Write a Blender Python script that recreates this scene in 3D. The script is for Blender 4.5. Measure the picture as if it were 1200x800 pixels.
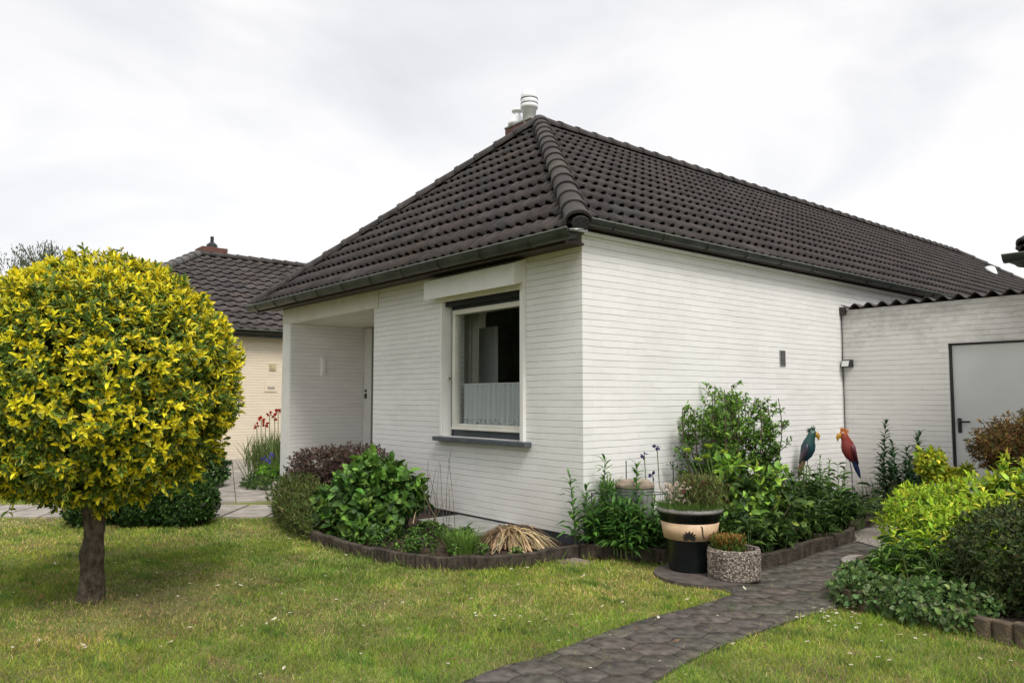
import bpy, bmesh, math, random
import numpy as np
from mathutils import Vector, Matrix
R = math.radians
random.seed(7); rng = np.random.default_rng(11)
for o in list(bpy.data.objects): bpy.data.objects.remove(o)
S = bpy.context.scene; COL = S.collection

# ------------------------------------------------------------------ camera
F_PX, HOR, EZ = 887.0, 466.0, 1.4
PITCH = math.atan((HOR-400)/F_PX); HEAD = R(140.17)
CAM = np.array([4.906, -4.934, EZ])
cd = bpy.data.cameras.new('camera'); cam = bpy.data.objects.new('camera', cd); COL.objects.link(cam); S.camera = cam
cd.sensor_width = 36; cd.lens = F_PX*36/1200; cd.clip_end = 3000; cd.clip_start = .05
cam.location = CAM; cam.rotation_euler = (R(90)+PITCH, 0, HEAD-R(90))
FW = np.array([math.cos(HEAD)*math.cos(PITCH), math.sin(HEAD)*math.cos(PITCH), math.sin(PITCH)])
RT = np.array([math.sin(HEAD), -math.cos(HEAD), 0.]); UP = np.cross(RT, FW)
def ray(x, y): return FW*F_PX + RT*(x-600) + UP*(400-y)
def G(x, y, z=0.):                       # ground spot seen at a pixel of the photograph
    d = ray(x, y); t = (z-EZ)/d[2]; p = CAM+d*t; return (float(p[0]), float(p[1]))
def AT(x, y, dep):                       # point at a given depth
    d = ray(x, y); p = CAM + d*(dep/F_PX); return (float(p[0]), float(p[1]), float(p[2]))

# ------------------------------------------------------------------ sky, sun, exposure
SUN_EL, SUN_DIR = 52, Vector((0.72, -0.22, 1.0))
w = bpy.data.worlds.new('World'); S.world = w; w.use_nodes = True
nt = w.node_tree; N = nt.nodes; L = nt.links; N.clear()
out = N.new('ShaderNodeOutputWorld'); bg = N.new('ShaderNodeBackground'); bg.inputs['Strength'].default_value = .1
sky = N.new('ShaderNodeTexSky'); sky.sky_type = 'NISHITA'; sky.sun_disc = False
sky.sun_elevation = R(SUN_EL); sky.sun_rotation = math.atan2(SUN_DIR.x, SUN_DIR.y)
tc = N.new('ShaderNodeTexCoord'); mp = N.new('ShaderNodeMapping'); mp.inputs['Scale'].default_value = (1, 1, 2.6)
n1 = N.new('ShaderNodeTexNoise'); n1.inputs['Scale'].default_value = 1.9; n1.inputs['Detail'].default_value = 5; n1.inputs['Roughness'].default_value = .52; n1.inputs['Distortion'].default_value = .5
cr = N.new('ShaderNodeValToRGB'); cr.color_ramp.elements[0].position = .27; cr.color_ramp.elements[1].position = .52
cr.color_ramp.elements[0].color = (.75, .765, .80, 1); cr.color_ramp.elements[1].color = (1, .995, .99, 1)
mul = N.new('ShaderNodeMix'); mul.data_type = 'RGBA'; mul.blend_type = 'MULTIPLY'; mul.inputs[0].default_value = 1; mul.inputs[7].default_value = (5.6, 5.55, 5.55, 1)
mx = N.new('ShaderNodeMix'); mx.data_type = 'RGBA'; mx.inputs[0].default_value = .93
L.new(tc.outputs['Generated'], mp.inputs[0]); L.new(mp.outputs[0], n1.inputs['Vector']); L.new(n1.outputs['Fac'], cr.inputs[0])
L.new(cr.outputs[0], mul.inputs[6]); L.new(sky.outputs[0], mx.inputs[6]); L.new(mul.outputs[2], mx.inputs[7])
L.new(mx.outputs[2], bg.inputs['Color']); L.new(bg.outputs[0], out.inputs[0])
sd = bpy.data.lights.new('sun', 'SUN'); sd.energy = 1.5; sd.angle = R(22); sd.color = (1, .965, .91)
so = bpy.data.objects.new('sun', sd); COL.objects.link(so); so.rotation_euler = (-SUN_DIR).to_track_quat('-Z', 'Y').to_euler(); so.location = (4, -6, 12)
S.view_settings.view_transform = 'Standard'; S.view_settings.look = 'None'; S.view_settings.gamma = 1
S.view_settings.exposure = .90
S.render.resolution_x, S.render.resolution_y = 1024, 682
S.cycles.max_bounces = 8; S.cycles.transparent_max_bounces = 8; S.cycles.diffuse_bounces = 5

# ------------------------------------------------------------------ materials
def newmat(name):
    m = bpy.data.materials.new(name); m.use_nodes = True; n = m.node_tree.nodes
    return m, n, m.node_tree.links, n['Principled BSDF']
def mat(name, col, rough=.6, var=.12, scale=8, bump=0., bscale=None, col2=None, metal=0, spec=.5, contrast=(.35, .65), stretch=(1, 1, 1)):
    m, n, l, b = newmat(name)
    t = n.new('ShaderNodeTexCoord'); mpn = n.new('ShaderNodeMapping'); mpn.inputs['Scale'].default_value = stretch
    z = n.new('ShaderNodeTexNoise'); z.inputs['Scale'].default_value = scale; z.inputs['Detail'].default_value = 6
    r = n.new('ShaderNodeValToRGB'); r.color_ramp.elements[0].position, r.color_ramp.elements[1].position = contrast
    c2 = col2 or tuple(c*(1-var) for c in col); c1 = col if col2 else tuple(min(1, c*(1+var)) for c in col)
    r.color_ramp.elements[0].color = (*c2, 1); r.color_ramp.elements[1].color = (*c1, 1)
    l.new(t.outputs['Object'], mpn.inputs[0]); l.new(mpn.outputs[0], z.inputs['Vector']); l.new(z.outputs['Fac'], r.inputs[0]); l.new(r.outputs[0], b.inputs['Base Color'])
    b.inputs['Roughness'].default_value = rough; b.inputs['Metallic'].default_value = metal; b.inputs['Specular IOR Level'].default_value = spec
    if bump:
        z2 = n.new('ShaderNodeTexNoise'); z2.inputs['Scale'].default_value = bscale or scale*4; z2.inputs['Detail'].default_value = 4
        bp = n.new('ShaderNodeBump'); bp.inputs['Strength'].default_value = bump; bp.inputs['Distance'].default_value = .02
        l.new(mpn.outputs[0], z2.inputs['Vector']); l.new(z2.outputs['Fac'], bp.inputs['Height']); l.new(bp.outputs[0], b.inputs['Normal'])
    return m
def brickmat(name, paint, joint, dirt=None, dirt_amt=.0, rowh=.0625, bw=.25, jw=.09):
    """painted brickwork; UV is in metres. horizontal joints sit in a shallow groove, upright ones are nearly filled with paint"""
    m, n, l, b = newmat(name)
    uv = n.new('ShaderNodeUVMap'); 
    def M(op, a, c=None):
        q = n.new('ShaderNodeMath'); q.operation = op
        for i, v in enumerate((a, c)):
            if v is None: continue
            if isinstance(v, (int, float)): q.inputs[i].default_value = v
            else: l.new(v, q.inputs[i])
        return q.outputs[0]
    wob = n.new('ShaderNodeTexNoise'); wob.inputs['Scale'].default_value = 3.; wob.inputs['Detail'].default_value = 2
    l.new(uv.outputs[0], wob.inputs['Vector'])
    sp = n.new('ShaderNodeSeparateXYZ'); l.new(uv.outputs[0], sp.inputs[0])
    v = M('ADD', M('DIVIDE', sp.outputs[1], rowh), M('MULTIPLY', M('SUBTRACT', wob.outputs['Fac'], .5), .22))
    row = M('FLOOR', v); fv = M('FRACT', v)
    dv = M('MINIMUM', fv, M('SUBTRACT', 1., fv))                      # 0 at joint
    hj = n.new('ShaderNodeMapRange'); hj.interpolation_type = 'SMOOTHSTEP'; hj.inputs[1].default_value = jw*1.15; hj.inputs[2].default_value = jw*.35; l.new(dv, hj.inputs[0])
    u = M('ADD', M('DIVIDE', sp.outputs[0], bw), M('MULTIPLY', M('MODULO', row, 2.), .5)); fu = M('FRACT', u)
    du = M('MULTIPLY', M('MINIMUM', fu, M('SUBTRACT', 1., fu)), bw/rowh)
    vj = n.new('ShaderNodeMapRange'); vj.interpolation_type = 'SMOOTHSTEP'; vj.inputs[1].default_value = jw; vj.inputs[2].default_value = jw*.3; l.new(du, vj.inputs[0])
    nz = n.new('ShaderNodeTexNoise'); nz.inputs['Scale'].default_value = 2.3; nz.inputs['Detail'].default_value = 8; nz.inputs['Roughness'].default_value = .7
    sc = n.new('ShaderNodeMapping'); sc.inputs['Scale'].default_value = (.8, 5, 1); l.new(uv.outputs[0], sc.inputs[0]); l.new(sc.outputs[0], nz.inputs['Vector'])
    brk = n.new('ShaderNodeMapRange'); brk.inputs[1].default_value = .36; brk.inputs[2].default_value = .62; brk.inputs[3].default_value = .12; l.new(nz.outputs['Fac'], brk.inputs[0])
    jf = M('MULTIPLY', M('MAXIMUM', hj.outputs[0], M('MULTIPLY', vj.outputs[0], .26)), brk.outputs[0])
    # per-brick tone
    wn = n.new('ShaderNodeTexWhiteNoise'); wn.noise_dimensions = '2D'; cb = n.new('ShaderNodeCombineXYZ'); l.new(M('FLOOR', u), cb.inputs[0]); l.new(row, cb.inputs[1]); l.new(cb.outputs[0], wn.inputs['Vector'])
    tone = M('ADD', .965, M('MULTIPLY', wn.outputs['Value'], .05))
    pc = n.new('ShaderNodeMix'); pc.data_type = 'RGBA'; pc.blend_type = 'MULTIPLY'; pc.inputs[0].default_value = 1; pc.inputs[6].default_value = (*paint, 1)
    cbt = n.new('ShaderNodeCombineColor'); [l.new(tone, cbt.inputs[i]) for i in range(3)]; l.new(cbt.outputs[0], pc.inputs[7])
    base = pc.outputs[2]
    # soft grime over the paint
    gz = n.new('ShaderNodeTexNoise'); gz.inputs['Scale'].default_value = 1.1; gz.inputs['Detail'].default_value = 9; gz.inputs['Roughness'].default_value = .68
    gs = n.new('ShaderNodeMapping'); gs.inputs['Scale'].default_value = (1.2, 1.6, 1); l.new(uv.outputs[0], gs.inputs[0]); l.new(gs.outputs[0], gz.inputs['Vector'])
    gr = n.new('ShaderNodeMapRange'); gr.inputs[1].default_value = .45; gr.inputs[2].default_value = .75; gr.inputs[4].default_value = .3; l.new(gz.outputs['Fac'], gr.inputs[0])
    g1 = n.new('ShaderNodeMix'); g1.data_type = 'RGBA'; l.new(gr.outputs[0], g1.inputs[0]); l.new(base, g1.inputs[6]); g1.inputs[7].default_value = (.60, .58, .53, 1); base = g1.outputs[2]
    if dirt:
        dz = n.new('ShaderNodeTexNoise'); dz.inputs['Scale'].default_value = 2.2; dz.inputs['Detail'].default_value = 10; dz.inputs['Roughness'].default_value = .8
        dm = n.new('ShaderNodeMapping'); dm.inputs['Scale'].default_value = (1, 1.7, 1); l.new(uv.outputs[0], dm.inputs[0]); l.new(dm.outputs[0], dz.inputs['Vector'])
        band = n.new('ShaderNodeMapRange'); band.inputs[1].default_value = 1.75; band.inputs[2].default_value = 2.45; band.inputs[3].default_value = -.12; band.inputs[4].default_value = .1; l.new(sp.outputs[1], band.inputs[0])
        dr = n.new('ShaderNodeMapRange'); dr.inputs[1].default_value = .47; dr.inputs[2].default_value = .70; dr.inputs[4].default_value = dirt_amt; l.new(M('ADD', dz.outputs['Fac'], band.outputs[0]), dr.inputs[0])
        g2 = n.new('ShaderNodeMix'); g2.data_type = 'RGBA'; l.new(dr.outputs[0], g2.inputs[0]); l.new(base, g2.inputs[6]); g2.inputs[7].default_value = (*dirt, 1); base = g2.outputs[2]
    sb_ = n.new('ShaderNodeMapRange'); sb_.inputs[1].default_value = .75; sb_.inputs[2].default_value = .15; sb_.inputs[4].default_value = .22; l.new(sp.outputs[1], sb_.inputs[0])
    sf = M('MULTIPLY', sb_.outputs[0], M('MULTIPLY', gz.outputs['Fac'], 1.6))
    g3 = n.new('ShaderNodeMix'); g3.data_type = 'RGBA'; l.new(sf, g3.inputs[0]); l.new(base, g3.inputs[6]); g3.inputs[7].default_value = (.40, .37, .29, 1); base = g3.outputs[2]
    fin = n.new('ShaderNodeMix'); fin.data_type = 'RGBA'; l.new(jf, fin.inputs[0]); l.new(base, fin.inputs[6]); fin.inputs[7].default_value = (*joint, 1)
    l.new(fin.outputs[2], b.inputs['Base Color'])
    fine = n.new('ShaderNodeTexNoise'); fine.inputs['Scale'].default_value = 60; fine.inputs['Detail'].default_value = 3; l.new(uv.outputs[0], fine.inputs['Vector'])
    hgt = M('ADD', M('SUBTRACT', M('MULTIPLY', fine.outputs['Fac'], .25), M('MAXIMUM', hj.outputs[0], M('MULTIPLY', vj.outputs[0], .3))), M('MULTIPLY', wn.outputs['Value'], .3))
    bp = n.new('ShaderNodeBump'); bp.inputs['Strength'].default_value = .7; bp.inputs['Distance'].default_value = .006; l.new(hgt, bp.inputs['Height']); l.new(bp.outputs[0], b.inputs['Normal'])
    b.inputs['Roughness'].default_value = .62; b.inputs['Specular IOR Level'].default_value = .3
    return m
def attrmat(name, rough=.5, trans=.25, spec=.35, bump=0, var=.35, vscale=30, gain=1., speck=None):
    m, n, l, b = newmat(name)
    a = n.new('ShaderNodeAttribute'); a.attribute_name = 'Col'
    t = n.new('ShaderNodeTexCoord'); z = n.new('ShaderNodeTexNoise'); z.inputs['Scale'].default_value = vscale; z.inputs['Detail'].default_value = 3; l.new(t.outputs['Object'], z.inputs['Vector'])
    mr = n.new('ShaderNodeMapRange'); mr.inputs[1].default_value = .3; mr.inputs[2].default_value = .7; mr.inputs[3].default_value = (1-var)*gain; mr.inputs[4].default_value = (1+var*.5)*gain; l.new(z.outputs['Fac'], mr.inputs[0])
    mm = n.new('ShaderNodeVectorMath'); mm.operation = 'SCALE'; l.new(a.outputs['Color'], mm.inputs[0]); l.new(mr.outputs[0], mm.inputs['Scale'])
    colo = mm.outputs[0]
    if speck:
        z3 = n.new('ShaderNodeTexNoise'); z3.inputs['Scale'].default_value = speck[1]; z3.inputs['Detail'].default_value = 6; z3.inputs['Roughness'].default_value = .75; l.new(t.outputs['Object'], z3.inputs['Vector'])
        m3 = n.new('ShaderNodeMapRange'); m3.inputs[1].default_value = speck[2]; m3.inputs[2].default_value = speck[2]+.10; m3.inputs[4].default_value = speck[3]; l.new(z3.outputs['Fac'], m3.inputs[0])
        x3 = n.new('ShaderNodeMix'); x3.data_type = 'RGBA'; l.new(m3.outputs[0], x3.inputs[0]); l.new(colo, x3.inputs[6]); x3.inputs[7].default_value = (*speck[0], 1); colo = x3.outputs[2]
    l.new(colo, b.inputs['Base Color']); b.inputs['Roughness'].default_value = rough; b.inputs['Specular IOR Level'].default_value = spec
    if bump:
        bp = n.new('ShaderNodeBump'); bp.inputs['Strength'].default_value = bump; bp.inputs['Distance'].default_value = .01; z2 = n.new('ShaderNodeTexNoise'); z2.inputs['Scale'].default_value = 160; z2.inputs['Detail'].default_value = 4
        l.new(t.outputs['Object'], z2.inputs['Vector']); l.new(z2.outputs['Fac'], bp.inputs['Height']); l.new(bp.outputs[0], b.inputs['Normal'])
    if trans:
        tr = n.new('ShaderNodeBsdfTranslucent'); l.new(mm.outputs[0], tr.inputs['Color']); ms = n.new('ShaderNodeMixShader'); ms.inputs[0].default_value = trans
        o = n['Material Output']; l.new(b.outputs[0], ms.inputs[1]); l.new(tr.outputs[0], ms.inputs[2]); l.new(ms.outputs[0], o.inputs[0])
    return m

M_WALL = brickmat('white_painted_brick', (.85, .842, .825), (.47, .45, .42), jw=.055)
M_PORCHW = M_WALL
M_GARW = brickmat('stained_white_brick', (.74, .72, .69), (.36, .34, .31), dirt=(.33, .30, .28), dirt_amt=.62, jw=.055)
M_CREAM = brickmat('cream_painted_brick', (.82, .71, .56), (.52, .45, .35))
M_PLINTH = mat('dark_plinth_paint', (.055, .06, .07), .55, .25, 6, .3, 60)
M_TILE = attrmat('concrete_roof_tile', .68, 0, .35, .8, .45, 7, gain=.66, speck=((.17, .16, .13), 16, .66, .6))
M_WHITE = mat('white_gloss_paint', (.86, .855, .83), .35, .05, 5, col2=(.80, .79, .75))
M_OFFW = mat('cream_paint_trim', (.76, .74, .66), .45, .06, 4)
M_SOFF = mat('dark_brown_soffit', (.045, .03, .022), .6, .3, 12, .2)
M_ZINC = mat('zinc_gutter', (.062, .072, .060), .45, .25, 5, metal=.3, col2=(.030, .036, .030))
M_ZRIM = mat('zinc_rim', (.16, .18, .15), .5, .15, 8, metal=.3)
M_ZINCL = mat('bright_zinc', (.42, .44, .43), .35, .2, 8, metal=.7)
M_DGREY = mat('dark_grey_metal', (.05, .06, .072), .4, .15, 8)
M_SILL = mat('slate_sill', (.085, .095, .11), .45, .15, 10)
M_BLACK = mat('black_plastic', (.012, .012, .013), .35, .2, 20)
M_CHBRICK = mat('red_chimney_brick', (.13, .055, .04), .8, .25, 14, .5, 60)
M_STEEL = mat('stainless_steel', (.75, .77, .80), .22, .06, 10, metal=.9)
M_STEELW = mat('white_coated_steel', (.82, .83, .84), .3, .05, 10)
M_DOORW = mat('white_door', (.66, .65, .62), .4, .05, 5)
M_DOORG = mat('grey_steel_door', (.62, .63, .61), .32, .06, 1.2, .05, 90)
M_FROST = mat('greyed_glass', (.17, .165, .15), .25, .15, 4)
M_CORR = mat('dark_corrugated_sheet', (.055, .045, .042), .7, .4, 9, .6, 50)
M_CONC = mat('weathered_concrete', (.38, .35, .31), .85, .25, 5, .35, 40)
M_SLAB = mat('grey_concrete_slab', (.26, .265, .245), .8, .18, 7, .2, 60)
M_EDGE = mat('dark_edging_concrete', (.055, .042, .030), .9, .5, 14, .7, 70)
M_LOG = mat('brown_palisade_concrete', (.13, .095, .062), .9, .35, 12, .6, 70)
M_SOIL = mat('bark_mulch_soil', (.085, .055, .038), .95, .6, 26, 1., 60, col2=(.022, .014, .010))
M_GRAVEL = mat('pebble_gravel', (.42, .38, .33), .9, .4, 45, 1., 60, col2=(.12, .10, .085))
M_BARK = mat('grey_brown_bark', (.13, .10, .068), .9, .5, 30, 1., 60, col2=(.035, .024, .016), stretch=(1, 1, .55))
M_STEM = mat('brown_twig', (.10, .07, .045), .85, .35, 20, .3)
M_GSTEM = mat('green_stalk', (.09, .15, .04), .6, .25, 20)
M_GOLDST = mat('dry_stalk', (.42, .33, .19), .8, .3, 20)
M_POT = mat('black_glazed_pot', (.008, .012, .013), .25, .3, 6)
M_POTB = mat('beige_pot_band', (.62, .43, .27), .5, .15, 9)
M_POTM = mat('pot_motif_black', (.012, .010, .010), .6, .2, 9)
M_BARREL = mat('weathered_grey_barrel', (.26, .27, .25), .7, .35, 10, .3, col2=(.13, .14, .12), stretch=(3, 3, .6))
M_WOODLID = mat('weathered_wood_lid', (.30, .24, .18), .85, .3, 12, .4)
M_CLOTH = mat('grey_curtain_cloth', (.40, .38, .34), .9, .1, 10)
M_INT = mat('room_wall', (.45, .43, .39), .9, .1, 2)
M_CUP = mat('pale_cupboard', (.86, .87, .85), .5, .04, 2)
M_LEAF = attrmat('leaf_gloss', .45, .24, .24, var=.4, vscale=22, gain=1.28)
M_LEAFM = attrmat('leaf_matte', .6, .25, .18, var=.4, vscale=22, gain=1.25)
M_GRASS = attrmat('grass_blade', .55, .3, .25, var=.3, vscale=3.5, gain=1.38)
M_PETAL = attrmat('petal', .6, .35, .2, var=.1)
M_PAVE = attrmat('hexagon_paver', .9, 0, .15, .7, .5, 16, gain=.95, speck=((.26, .24, .17), 26, .60, .8))
M_PAINT = attrmat('painted_metal', .35, 0, .5, .1, .15, 20)
M_STONE = None
def aggregate():
    m, n, l, b = newmat('exposed_aggregate')
    t = n.new('ShaderNodeTexCoord'); v = n.new('ShaderNodeTexVoronoi'); v.inputs['Scale'].default_value = 75; l.new(t.outputs['Object'], v.inputs['Vector'])
    r = n.new('ShaderNodeValToRGB'); e = r.color_ramp.elements; e[0].color = (.10, .08, .07, 1); e[1].color = (.48, .41, .33, 1); e[1].position = .9
    k = e.new(.35); k.color = (.22, .17, .14, 1); k = e.new(.65); k.color = (.33, .27, .22, 1)
    sx = n.new('ShaderNodeSeparateColor'); l.new(v.outputs['Color'], sx.inputs[0]); l.new(sx.outputs[0], r.inputs[0])
    mr = n.new('ShaderNodeMapRange'); mr.inputs[1].default_value = .35; mr.inputs[2].default_value = .75; mr.inputs[3].default_value = 1; mr.inputs[4].default_value = .3; l.new(v.outputs['Distance'], mr.inputs[0])
    mm = n.new('ShaderNodeVectorMath'); mm.operation = 'SCALE'; l.new(r.outputs[0], mm.inputs[0]); l.new(mr.outputs[0], mm.inputs['Scale']); l.new(mm.outputs[0], b.inputs['Base Color'])
    bp = n.new('ShaderNodeBump'); bp.invert = True; bp.inputs['Strength'].default_value = 1; bp.inputs['Distance'].default_value = .008; l.new(v.outputs['Distance'], bp.inputs['Height']); l.new(bp.outputs[0], b.inputs['Normal'])
    b.inputs['Roughness'].default_value = .8
    return m
M_STONE = aggregate()
def glassmat():
    m, n, l, b = newmat('window_glass')
    tr = n.new('ShaderNodeBsdfTransparent'); tr.inputs[0].default_value = (.88, .92, .9, 1); g = n.new('ShaderNodeBsdfGlossy'); g.inputs['Roughness'].default_value = .02
    lw = n.new('ShaderNodeLayerWeight'); pw = n.new('ShaderNodeMath'); pw.operation = 'POWER'; pw.inputs[1].default_value = 5; l.new(lw.outputs['Facing'], pw.inputs[0])
    fr = n.new('ShaderNodeMath'); fr.operation = 'MULTIPLY_ADD'; fr.inputs[1].default_value = .92; fr.inputs[2].default_value = .075; l.new(pw.outputs[0], fr.inputs[0]); ms = n.new('ShaderNodeMixShader')
    l.new(fr.outputs[0], ms.inputs[0]); l.new(tr.outputs[0], ms.inputs[1]); l.new(g.outputs[0], ms.inputs[2]); l.new(ms.outputs[0], n['Material Output'].inputs[0]); return m
M_GLASS = glassmat()
def lacemat():
    m, n, l, b = newmat('white_lace')
    b.inputs['Base Color'].default_value = (.92, .94, .97, 1); b.inputs['Roughness'].default_value = .9
    uv = n.new('ShaderNodeTexCoord'); sp = n.new('ShaderNodeSeparateXYZ'); l.new(uv.outputs['Object'], sp.inputs[0])
    v = n.new('ShaderNodeTexVoronoi'); v.inputs['Scale'].default_value = 45; l.new(uv.outputs['Object'], v.inputs['Vector'])
    tr = n.new('ShaderNodeBsdfTransparent'); ms = n.new('ShaderNodeMixShader')
    a = n.new('ShaderNodeMath'); a.operation = 'LESS_THAN'; a.inputs[1].default_value = 1.17; l.new(sp.outputs[2], a.inputs[0])
    c = n.new('ShaderNodeMath'); c.operation = 'GREATER_THAN'; c.inputs[1].default_value = .70; l.new(v.outputs['Distance'], c.inputs[0])
    k = n.new('ShaderNodeMath'); k.operation = 'MULTIPLY'; l.new(a.outputs[0], k.inputs[0]); l.new(c.outputs[0], k.inputs[1])
    k2 = n.new('ShaderNodeMath'); k2.operation = 'MULTIPLY_ADD'; k2.inputs[1].default_value = .6; k2.inputs[2].default_value = .0; l.new(k.outputs[0], k2.inputs[0])
    tl = n.new('ShaderNodeBsdfTranslucent'); tl.inputs[0].default_value = (.92, .94, .97, 1); m5 = n.new('ShaderNodeMixShader'); m5.inputs[0].default_value = .4; l.new(b.outputs[0], m5.inputs[1]); l.new(tl.outputs[0], m5.inputs[2])
    l.new(k2.outputs[0], ms.inputs[0]); l.new(m5.outputs[0], ms.inputs[1]); l.new(tr.outputs[0], ms.inputs[2]); l.new(ms.outputs[0], n['Material Output'].inputs[0]); return m
M_LACE = lacemat()

# ------------------------------------------------------------------ object helpers (everything is authored in world coordinates)
ORG = {}
def org(p): return ORG.get(p.name, (0, 0, 0)) if p else (0, 0, 0)
def tag(o, label=None, cat=None, group=None, kind=None):
    if label: o['label'] = label
    if cat: o['category'] = cat
    if group: o['group'] = group
    if kind: o['kind'] = kind
    return o
def E(name, loc, label, cat, group=None):
    o = bpy.data.objects.new(name, None); COL.objects.link(o); o.location = loc; o.empty_display_size = .2
    ORG[o.name] = tuple(loc); return tag(o, label, cat, group)
def link(name, me, m, parent=None, smooth=False):
    o = bpy.data.objects.new(name, me); COL.objects.link(o)
    if m: me.materials.append(m)
    if parent: o.parent = parent
    ORG[o.name] = org(parent)
    if smooth: me.polygons.foreach_set('use_smooth', [True]*len(me.polygons))
    return o
class MB:
    def __init__(s): s.v = []; s.f = []; s.c = []
    def add(s, vs, fs, col=None):
        k = len(s.v); s.v += [tuple(map(float, q)) for q in vs]; s.f += [tuple(k+i for i in f) for f in fs]
        s.c += [col or (1, 1, 1)]*len(vs); return s
    def box(s, x0, x1, y0, y1, z0, z1, **k):
        x0, x1 = sorted((x0, x1)); y0, y1 = sorted((y0, y1)); z0, z1 = sorted((z0, z1))
        return s.add([(x0,y0,z0),(x1,y0,z0),(x1,y1,z0),(x0,y1,z0),(x0,y0,z1),(x1,y0,z1),(x1,y1,z1),(x0,y1,z1)],
                     [(3,2,1,0),(4,5,6,7),(0,1,5,4),(1,2,6,5),(2,3,7,6),(3,0,4,7)], **k)
    def tube(s, pts, rad, n=8, caps=True, col=None, flat=1.):
        pts = [Vector(p) for p in pts]; rad = rad if hasattr(rad, '__len__') else [rad]*len(pts)
        ref = Vector((0, 0, 1)); vs = []
        for i, p in enumerate(pts):
            d = (pts[min(i+1, len(pts)-1)] - pts[max(i-1, 0)]).normalized()
            a = d.cross(ref)
            if a.length < .1: a = d.cross(Vector((1, 0, 0)))
            a.normalize(); b = a.cross(d)
            for k in range(n):
                t = 2*math.pi*k/n; vs.append(p + (a*math.cos(t) + b*math.sin(t)*flat)*rad[i])
        fs = [(i*n+k, i*n+(k+1) % n, (i+1)*n+(k+1) % n, (i+1)*n+k) for i in range(len(pts)-1) for k in range(n)]
        if caps: fs += [tuple(range(n-1, -1, -1)), tuple(range((len(pts)-1)*n, len(pts)*n))]
        return s.add(vs, fs, col)
    def lathe(s, c, prof, n=28, col=None, a0=0.):
        vs = [(c[0]+r*math.cos(a0+2*math.pi*k/n), c[1]+r*math.sin(a0+2*math.pi*k/n), c[2]+z) for r, z in prof for k in range(n)]
        fs = [(i*n+k, i*n+(k+1) % n, (i+1)*n+(k+1) % n, (i+1)*n+k) for i in range(len(prof)-1) for k in range(n)]
        fs += [tuple(range(n-1, -1, -1)), tuple(range((len(prof)-1)*n, len(prof)*n))]
        return s.add(vs, fs, col)
    def build(s, name, m, parent=None, smooth=False, uv=False, bevel=0, col=False):
        ox, oy, oz = org(parent); me = bpy.data.meshes.new(name)
        me.from_pydata([(x-ox, y-oy, z-oz) for x, y, z in s.v], [], s.f)
        if uv:
            lay = me.uv_layers.new(name='UVMap'); me.update()
            for p in me.polygons:
                nx, ny, nz = map(abs, p.normal)
                for li in p.loop_indices:
                    x, y, z = s.v[me.loops[li].vertex_index]
                    lay.data[li].uv = (y, z) if nx > ny and nx > nz else ((x, z) if ny > nz else (x, y))
        if col:
            a = me.color_attributes.new('Col', 'FLOAT_COLOR', 'POINT'); a.data.foreach_set('color', np.hstack([np.array(s.c), np.ones((len(s.c), 1))]).ravel())
        o = link(name, me, m, parent, smooth)
        if bevel:
            b = o.modifiers.new('bevel', 'BEVEL'); b.width = bevel; b.segments = 2; b.limit_method = 'ANGLE'
        return o
def npmesh(name, V, loops, sizes, m, parent=None, C=None, smooth=False, fcol=None):
    V = np.asarray(V, dtype=np.float32) - np.array(org(parent), dtype=np.float32)
    me = bpy.data.meshes.new(name); me.vertices.add(len(V)); me.vertices.foreach_set('co', V.ravel())
    me.loops.add(len(loops)); me.loops.foreach_set('vertex_index', np.asarray(loops, dtype=np.int32))
    st = np.concatenate([[0], np.cumsum(sizes)[:-1]]).astype(np.int32)
    me.polygons.add(len(sizes)); me.polygons.foreach_set('loop_start', st); me.polygons.foreach_set('loop_total', np.asarray(sizes, dtype=np.int32))
    if C is not None:
        a = me.color_attributes.new('Col', 'FLOAT_COLOR', 'POINT'); a.data.foreach_set('color', np.hstack([C, np.ones((len(C), 1))]).astype(np.float32).ravel())
    if fcol is not None:
        a = me.attributes.new('Col', 'FLOAT_COLOR', 'FACE'); a.data.foreach_set('color', np.hstack([fcol, np.ones((len(fcol), 1))]).astype(np.float32).ravel())
    me.update(calc_edges=True); me.validate()
    return link(name, me, m, parent, smooth)
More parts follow.
